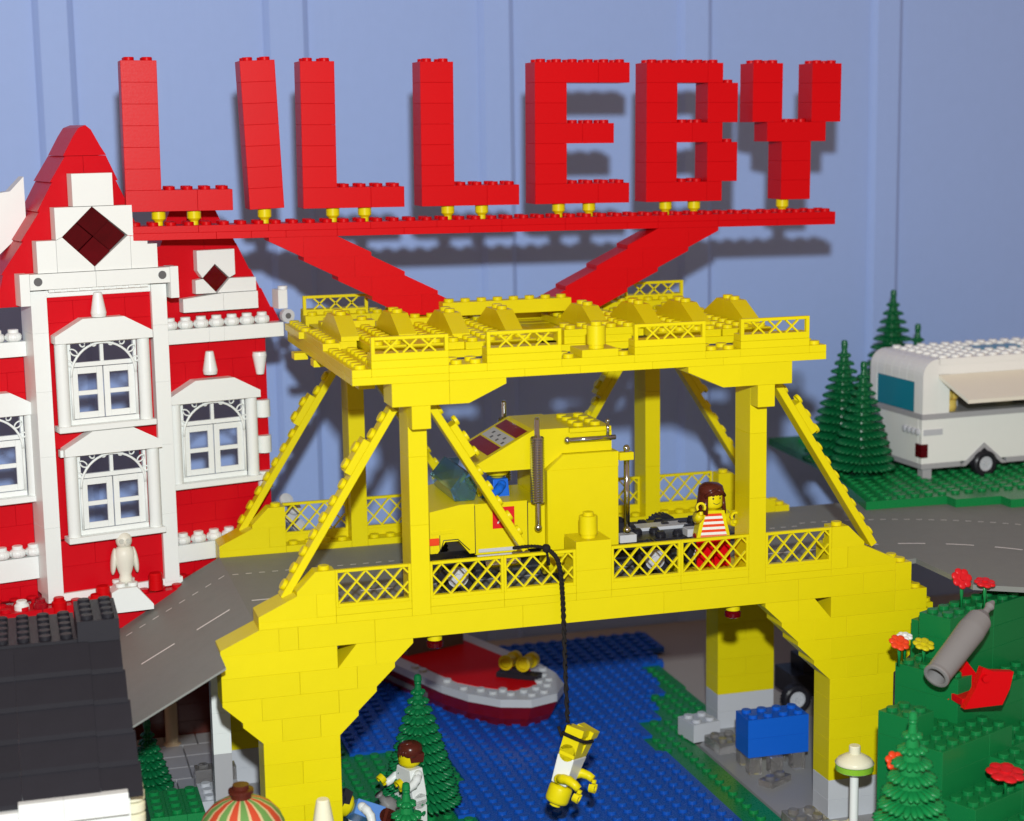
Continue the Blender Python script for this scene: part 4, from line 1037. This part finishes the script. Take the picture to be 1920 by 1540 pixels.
# windows
def window(x0, x1, zs, zt_, yf, fw_h):
    """sill zs, top of pilasters zt_, facade front at yf (towards viewer negative)"""
    wv = bpy.data.objects.new('window', None); col.objects.link(wv); wv.parent = HS; wv.location = (x0, yf, zs)
    Wd = x1-x0; Hh = zt_-zs
    q = MB()
    for cx in (.33, Wd-.33): q.lathe([(.36, .32), (.36, Hh)], 16, (cx, -.25, 0))
    q.box(-.12, Wd+.12, -.75, .3, 0, .33, .03); q.build('pilasters', WHI, wv)
    q = MB(); c = Wd/2
    q.prism([(-.1, Hh), (Wd+.1, Hh), (Wd+.1, Hh+.42), (Wd*.72, Hh+1.32), (Wd*.28, Hh+1.32), (-.1, Hh+.42)], 'y', -.8, .2)
    q.build('hood', WHI, wv)
    q = MB(); a0, a1 = .72, Wd-.72; fz0, fz1 = .45, Hh
    q.box(a0, a1, -.2, .1, .33, .62, .02)
    q.box(a0, a0+.18, -.2, .1, .62, fz1, .02); q.box(a1-.18, a1, -.2, .1, .62, fz1, .02); q.box(c-.10, c+.10, -.1, .1, fz1-1.2, fz1, .01)
    q.box(a0+.18, a1-.18, -.15, .1, fz1-1.45, fz1-1.2, .01)
    q.build('frame', WHI, wv)
    pane_h = (fz1-1.45-.62)
    for s_ in (0, 1):
        cs = bpy.data.objects.new('casement', None)
        x_a = a0+.18 if s_ == 0 else c+.03; x_b = c-.03 if s_ == 0 else a1-.18
        q = MB(); z0, z1 = .66, .62+pane_h-.04; zm = (z0+z1)/2
        q.box(x_a, x_a+.34, -.18, -.02, z0, z1, .02); q.box(x_b-.34, x_b, -.18, -.02, z0, z1, .02)
        for zz0, zz1 in ((z0, z0+.36), (zm-.13, zm+.13), (z1-.36, z1)): q.box(x_a+.34, x_b-.34, -.17, -.03, zz0, zz1, .02)
        cs = q.build('casement', WHI, wv)
    # arch with small rings
    q = MB(); R = (a1-a0)/2-.12; zc = fz1-R-.12
    arc = [(c+R*math.cos(t), -.28, zc+R*math.sin(t)) for t in [PI*k/20 for k in range(21)]]
    q.tube(arc, .075, 6); q.tube([(c-R, -.28, .65), (c-R, -.28, zc)], .07, 6); q.tube([(c+R, -.28, .65), (c+R, -.28, zc)], .07, 6)
    for t in (22, 40, 58, 76, 104, 122, 140, 158):
        a = math.radians(t); rr = R+.30 if t in (40, 140, 58, 122) else R+.20
        e = .25 if t in (40, 140) else .17
        cxp, czp = c+rr*math.cos(a), zc+rr*math.sin(a)
        if czp > fz1-.02-e*.7: czp = fz1-.02-e*.7
        ring = []
        for k in range(13):
            u = 2*PI*k/12; lx, lz = e*math.cos(u), .14*math.sin(u); ring.append((cxp+lx*math.cos(a)-lz*math.sin(a), -.26, czp+lx*math.sin(a)+lz*math.cos(a)))
        q.tube(ring, .05, 5)
    q.box(a0, a1, -.33, -.2, fz1-.10, fz1, .01)
    q.build('arch', WHI, wv)
    return wv
window(-6.75, -1.25, 3.6, 8.75, -.1, 0)
window(-20.0, -14.6, 3.95, 9.0, -.1, 0)
# bay, front plane at y=-2
yb0, yb1 = -2, 0
bond(-14.1, -8.1, 7.05, 8.0, yb0, yb0+1, REDH, wdt=6, hh=.95)
bond(-14.1, -8.1, -1.3, 1.75, yb0, yb0+1, REDH, wdt=4, hh=1.5)
bond(-14.1, -8.1, 13.0, 15.65, yb0, yb0+1, REDH, wdt=3, hh=1.2)
H.box(-14.1, -13.3, yb0+.3, yb0+1, 1.75, 13.0, REDH, studs=False); H.box(-8.9, -8.1, yb0+.3, yb0+1, 1.75, 13.0, REDH, studs=False)
window(-13.85, -8.45, 8.05, 13.1, yb0-.1, 0)
window(-13.65, -8.2, 1.65, 6.7, yb0-.1, 0)
H.box(-13.9, -8.25, yb0-.45, yb0, 6.62, 7.03, WHI, studs=False)
for z0, z1 in ((-1.5, 2.6), (2.6, 6.7), (6.7, 10.4), (10.4, 13.7), (13.7, 16.05)):
    H.box(-15.0, -14.1, yb0-.25, 0, z0, z1, WHI if z0 < 13.6 else WHI, studs=True); H.box(-8.1, -7.2, yb0-.25, 0, z0, z1, WHI, studs=True)
H.box(-14.1, -8.1, yb0-.1, yb0+1, 15.65, 16.1, WHI)
link('finial', cone_me, HS, (-11.3, -2.5, 14.45))
H.box(-15, -7, yb0-.2, yb0+1.2, -1.75, -1.3, WHI, studs=False)
H.box(-24, 0, -3, 3, -3.6, -1.8, REDH)
# bay gable: white stepped front with the dark red diamond
def poly(pts, y0, y1, m, name, par=HS):
    q = MB(); q.prism(pts, 'y', y0, y1); return q.build(name, m, par)
yg = -2.6
poly([(-12.45, 20.65), (-10.15, 20.65), (-10.15, 22.45), (-12.45, 22.45)], yg, yg+.9, WHI, 'gable_block')
poly([(-13.5, 18.85), (-13.16, 19.0), (-11.4, 20.62), (-11.4, 20.62), (-12.44, 20.62), (-13.5, 20.62)], yg, yg+.9, WHI, 'gable_block')
poly([(-11.38, 20.62), (-9.41, 18.94), (-9.1, 18.9), (-9.1, 20.62)], yg, yg+.9, WHI, 'gable_block')
poly([(-14.6, 17.05), (-13.52, 17.05), (-13.52, 18.82), (-14.6, 18.82)], yg, yg+.9, WHI, 'gable_block')
poly([(-13.5, 17.05), (-11.42, 17.05), (-11.42, 17.28), (-13.16, 18.98), (-13.5, 18.82)], yg, yg+.9, WHI, 'gable_block')
poly([(-11.38, 17.28), (-11.38, 17.05), (-9.3, 17.05), (-9.3, 18.9), (-9.43, 18.92)], yg, yg+.9, WHI, 'gable_block')
poly([(-9.28, 17.05), (-7.75, 17.05), (-7.75, 18.4), (-8.3, 18.4), (-8.3, 18.88), (-9.28, 18.88)], yg, yg+.9, WHI, 'gable_block')
poly([(-15.1, 16.15), (-11.4, 16.15), (-11.4, 17.02), (-15.1, 17.02)], yg-.1, yg+.9, WHI, 'gable_block')
q = poly([(-11.38, 16.15), (-7.1, 16.15), (-7.1, 17.02), (-11.38, 17.02)], yg-.1, yg+.9, WHI, 'gable_block')
for x in (-14.65, -7.55):
    h_ = MB(); h_.lathe([(.24, -.02), (.24, .02)], 14, M=Matrix.Translation((x, yg-.1, 16.6)) @ Matrix.Rotation(PI/2, 4, 'X')); h_.build('pin_hole', DGY, HS)
poly([(-15.65, 15.3), (-15.12, 15.3), (-15.12, 17.05), (-15.65, 17.05)], yg-.1, yg+1, WHI, 'gable_block')
poly([(-7.08, 15.25), (-6.6, 15.25), (-6.6, 17.05), (-7.08, 17.05)], yg-.1, yg+1, WHI, 'gable_block')
q = MB(); q.box(-14.0, -8.3, yg+.2, yg+.8, 15.95, 16.13, .01)
for k in range(8): q.box(-13.7+k*.7, -13.35+k*.7, yg+.1, yg+.3, 15.98, 16.12, 0)
q.build('eaves', WHI, HS)
cxd, czd = -11.38, 18.95
for i in range(2):
    for j in range(2):
        e = .99
        for u in range(1):
            a_, b_ = (i-1)*1.24, (j-1)*1.24
            pts = []
            for p, r_ in ((a_+.02, b_+.02), (a_+1.22, b_+.02), (a_+1.22, b_+1.22), (a_+.02, b_+1.22)):
                pts.append((cxd+(p-r_)*.7071*1.08, czd+(p+r_)*.7071*.97))
            o = poly(pts, yg+.10+.12*((i+j) % 2), yg+.7, TRD, 'red_pane')
# red gable roof behind
LXY = [(15.2, -16.7, -6.5), (17.0, -16.3, -7.3), (18.8, -15.1, -8.3), (20.4, -14.1, -9.0), (22.0, -13.3, -9.6), (23.4, -12.5, -10.1)]
for (z0, xa, xb), (z1, xa2, xb2) in zip(LXY[:-1], LXY[1:]):
    mid = (xa+xb)/2
    for pts in (([(xa-.08, z0), (mid-.01, z0), (mid-.01, z1), (xa2+.04, z1)]), ([(mid+.01, z0), (xb+.08, z0), (xb2-.04, z1), (mid+.01, z1)])):
        poly(pts, -1.6, 1.8, REDH, 'roof_slope')
poly([(-12.55, 23.42), (-11.95, 24.45), (-11.6, 24.95), (-11.2, 25.1), (-10.9, 24.85), (-10.4, 23.9), (-10.1, 23.42)], -1.55, 1.5, REDH, 'ridge')
# right wing roof and dormer
for k, (z0, z1, xb) in enumerate(((13.15, 14.0, .75), (14.0, 15.2, .20), (15.2, 16.4, -.45), (16.4, 18.0, -1.1), (18.0, 19.2, -1.9), (19.2, 20.3, -2.7))):
    ta = -7.3 if k < 4 else -6.6+.3*(k-4)
    poly([(ta, z0), (-3.9, z0), (-3.9, z1), (ta+(.0 if k < 4 else .5), z1)], .3, 2.5, REDH, 'roof_slope')
    poly([(-3.88, z0), (xb, z0), (xb-(z1-z0)*.48, z1), (-3.88, z1)], .3, 2.5, REDH, 'roof_slope')
yd = -.35
poly([(-4.6, 16.5), (-4.3, 16.08), (-3.5, 16.88), (-2.62, 16.02), (-2.25, 16.2), (-2.25, 17.7), (-4.6, 17.7)], yd, yd+.6, WHI, 'dormer_block')
poly([(-4.75, 15.15), (-3.46, 15.15), (-4.28, 16.02), (-4.75, 15.95)], yd, yd+.6, WHI, 'dormer_block')
poly([(-3.42, 15.15), (-.95, 15.15), (-.95, 15.95), (-2.6, 15.98)], yd, yd+.6, WHI, 'dormer_block')
poly([(-5.6, 14.1), (-3.1, 14.1), (-3.1, 15.12), (-5.6, 14.9)], yd-.1, yd+.6, WHI, 'dormer_block')
poly([(-3.08, 14.1), (-.9, 14.1), (-.9, 15.12), (-3.08, 15.12)], yd-.1, yd+.6, WHI, 'dormer_block')
poly([(-3.46, 15.18), (-2.66, 15.98), (-3.5, 16.82), (-4.24, 16.02)], yd+.2, yd+.5, TRD, 'red_pane')
H.box(.35, .95, -.6, .4, 13.95, 15.1, WHI); 
q = MB(); q.lathe([(.42, -.2), (.42, .2)], 12, M=Matrix.Translation((.75, -.9, 13.55)) @ Matrix.Rotation(PI/2, 4, 'X')); q.build('pipe_end', LGY, HS)
q = MB(); q.lathe([(.18, -.22), (.18, .22)], 12, M=Matrix.Translation((.75, -.9, 13.55)) @ Matrix.Rotation(PI/2, 4, 'X')); q.build('pipe_hole', DGY, HS)
# left spike tower piece
poly([(-16.0, 17.9), (-14.3, 19.4), (-14.3, 22.3), (-15.1, 21.5), (-15.9, 21.4)], .4, 1.4, WHI, 'spire_block')
poly([(-24, 13.2), (-17, 13.2), (-17, 15.0), (-24, 15.0)], .3, 3, REDH, 'roof_slope')
H.done()
# owl statue on a pedestal
OW = thing('owl_statue', 'white owl statue on a sloping white pedestal in front of the red house', 'statue', (-13.6, 14.6, -2.5), rz=.1)
q = MB(); q.prism([(-1.0, 0), (1.35, 0), (1.35, .3), (.45, 1.4), (-.6, 1.4), (-1.0, 1.2)], 'y', -1.1, -.02); q.prism([(-1.3, 0), (1.35, 0), (.45, 1.4), (-.6, 1.4)], 'y', 0, 1)
for x, y in ((-.4, -.5), (.3, -.5), (-.4, .5), (.3, .5)): q.stud(x, y, 1.39)
q.build('pedestal', WHI, OW)
q = MB(); q.slathe([(.26, 1.4), (.40, 1.5), (.38, 1.75), (.33, 1.95), (.44, 2.25), (.58, 2.8), (.62, 3.15), (.50, 3.5), (.36, 3.62)], 20, sy=.85); q.build('body', STN, OW)
q = MB(); q.ball((0, -.05, 3.98), .47, .42, .50, n=18, m=12); q.ball((0, -.45, 3.88), .07, .1, .14, n=8, m=6); q.build('head', STN, OW)
q = MB()
for s_ in (-1, 1):
    M = Matrix.Translation((s_*.18, -.40, 4.0)) @ Matrix.Rotation(PI/2, 4, 'X') @ Matrix.Rotation(s_*.5, 4, 'Z'); q.lathe([(.15, -.01), (.15, .05), (.13, .06)], 14, M=M)
q.build('eye', mat('owl_eye_grey', (.50, .50, .44), .4), OW)
for s_ in (-1, 1):
    q = MB(); q.ball((s_*.62, .1, 2.75), .18, .40, .80, n=12, m=8, M=Matrix.Rotation(s_*-.12, 3, 'Y')); q.build('wing', STN, OW)
# red balcony bits and small red bricks at the left edge, coil behind the rear railing
rb2 = thing('red_railing', 'row of shiny red and white round bricks at the left edge below the house', 'railing', (-21.5, 13.5, -5.1))
rq = MB(); rq.lathe([(.42, 0), (.42, 1.1), (.34, 1.2)], 14); rq.stud(0, 0, 1.19); rr_ = rq.mesh('round_brick', RED); rw_ = MB(); rw_.lathe([(.42, 0), (.42, 1.1), (.34, 1.2)], 14); rw_.stud(0, 0, 1.19); rww = rw_.mesh('round_brick', WHI); rt_ = MB(); rt_.lathe([(.42, 0), (.42, 1.1), (.34, 1.2)], 14); rt_.stud(0, 0, 1.19); rrt = rt_.mesh('round_brick', mat('clear_bright_red', (.6, .01, .03), .08, trans=.6, bump=0))
for i in range(7):
    for k in range(3):
        if (i+k) % 4 != 3: link('round_brick', rww if (i*3+k) % 7 == 1 else (rrt if (i+k) % 2 else rr_), rb2, (i*1.02, (k % 2)*.8, k*1.22))
q = MB(); q.box(-.6, 6.8, .2, 1.8, -.4, 0, .03); q.box(-.6, 6.8, 1.3, 1.7, 0, 3.4, .03); q.build('base', TRD, rb2)
for k in range(3):
    q = thing('red_stud', ('red and white round brick left of the owl pedestal', 'small red round brick just behind the black roof', 'red round brick right of the owl pedestal by the ramp')[k], 'brick', ((-16.2, 13.5, -2.9), (-14.95, 13.8, -1.9), (-11.9, 14.6, -1.6))[k])
    m_ = MB(); m_.lathe([(.42, 0), (.42, .5)], 14, mi=1 if k == 0 else 0); m_.lathe([(.40, .5), (.40, .9), (.34, 1.0)], 14); m_.build('round_brick', [RED, WHI], q)
co = thing('coil', 'silver grey ribbed hose piece seen through the rear left railing', 'hose', (-3.4, 19.3, .4))
q = MB()
for k in range(4):
    M = Matrix.Translation((.35*(k % 2)+.12*k, 0, 1.7-.55*k)) @ Matrix.Rotation(.9, 4, 'X') @ Matrix.Rotation(.3, 4, 'Y')
    q.lathe([(.22, -.16), (.42, -.12), (.46, 0), (.42, .12), (.22, .16)], 16, M=M)
q.build('rings', LGY, co)
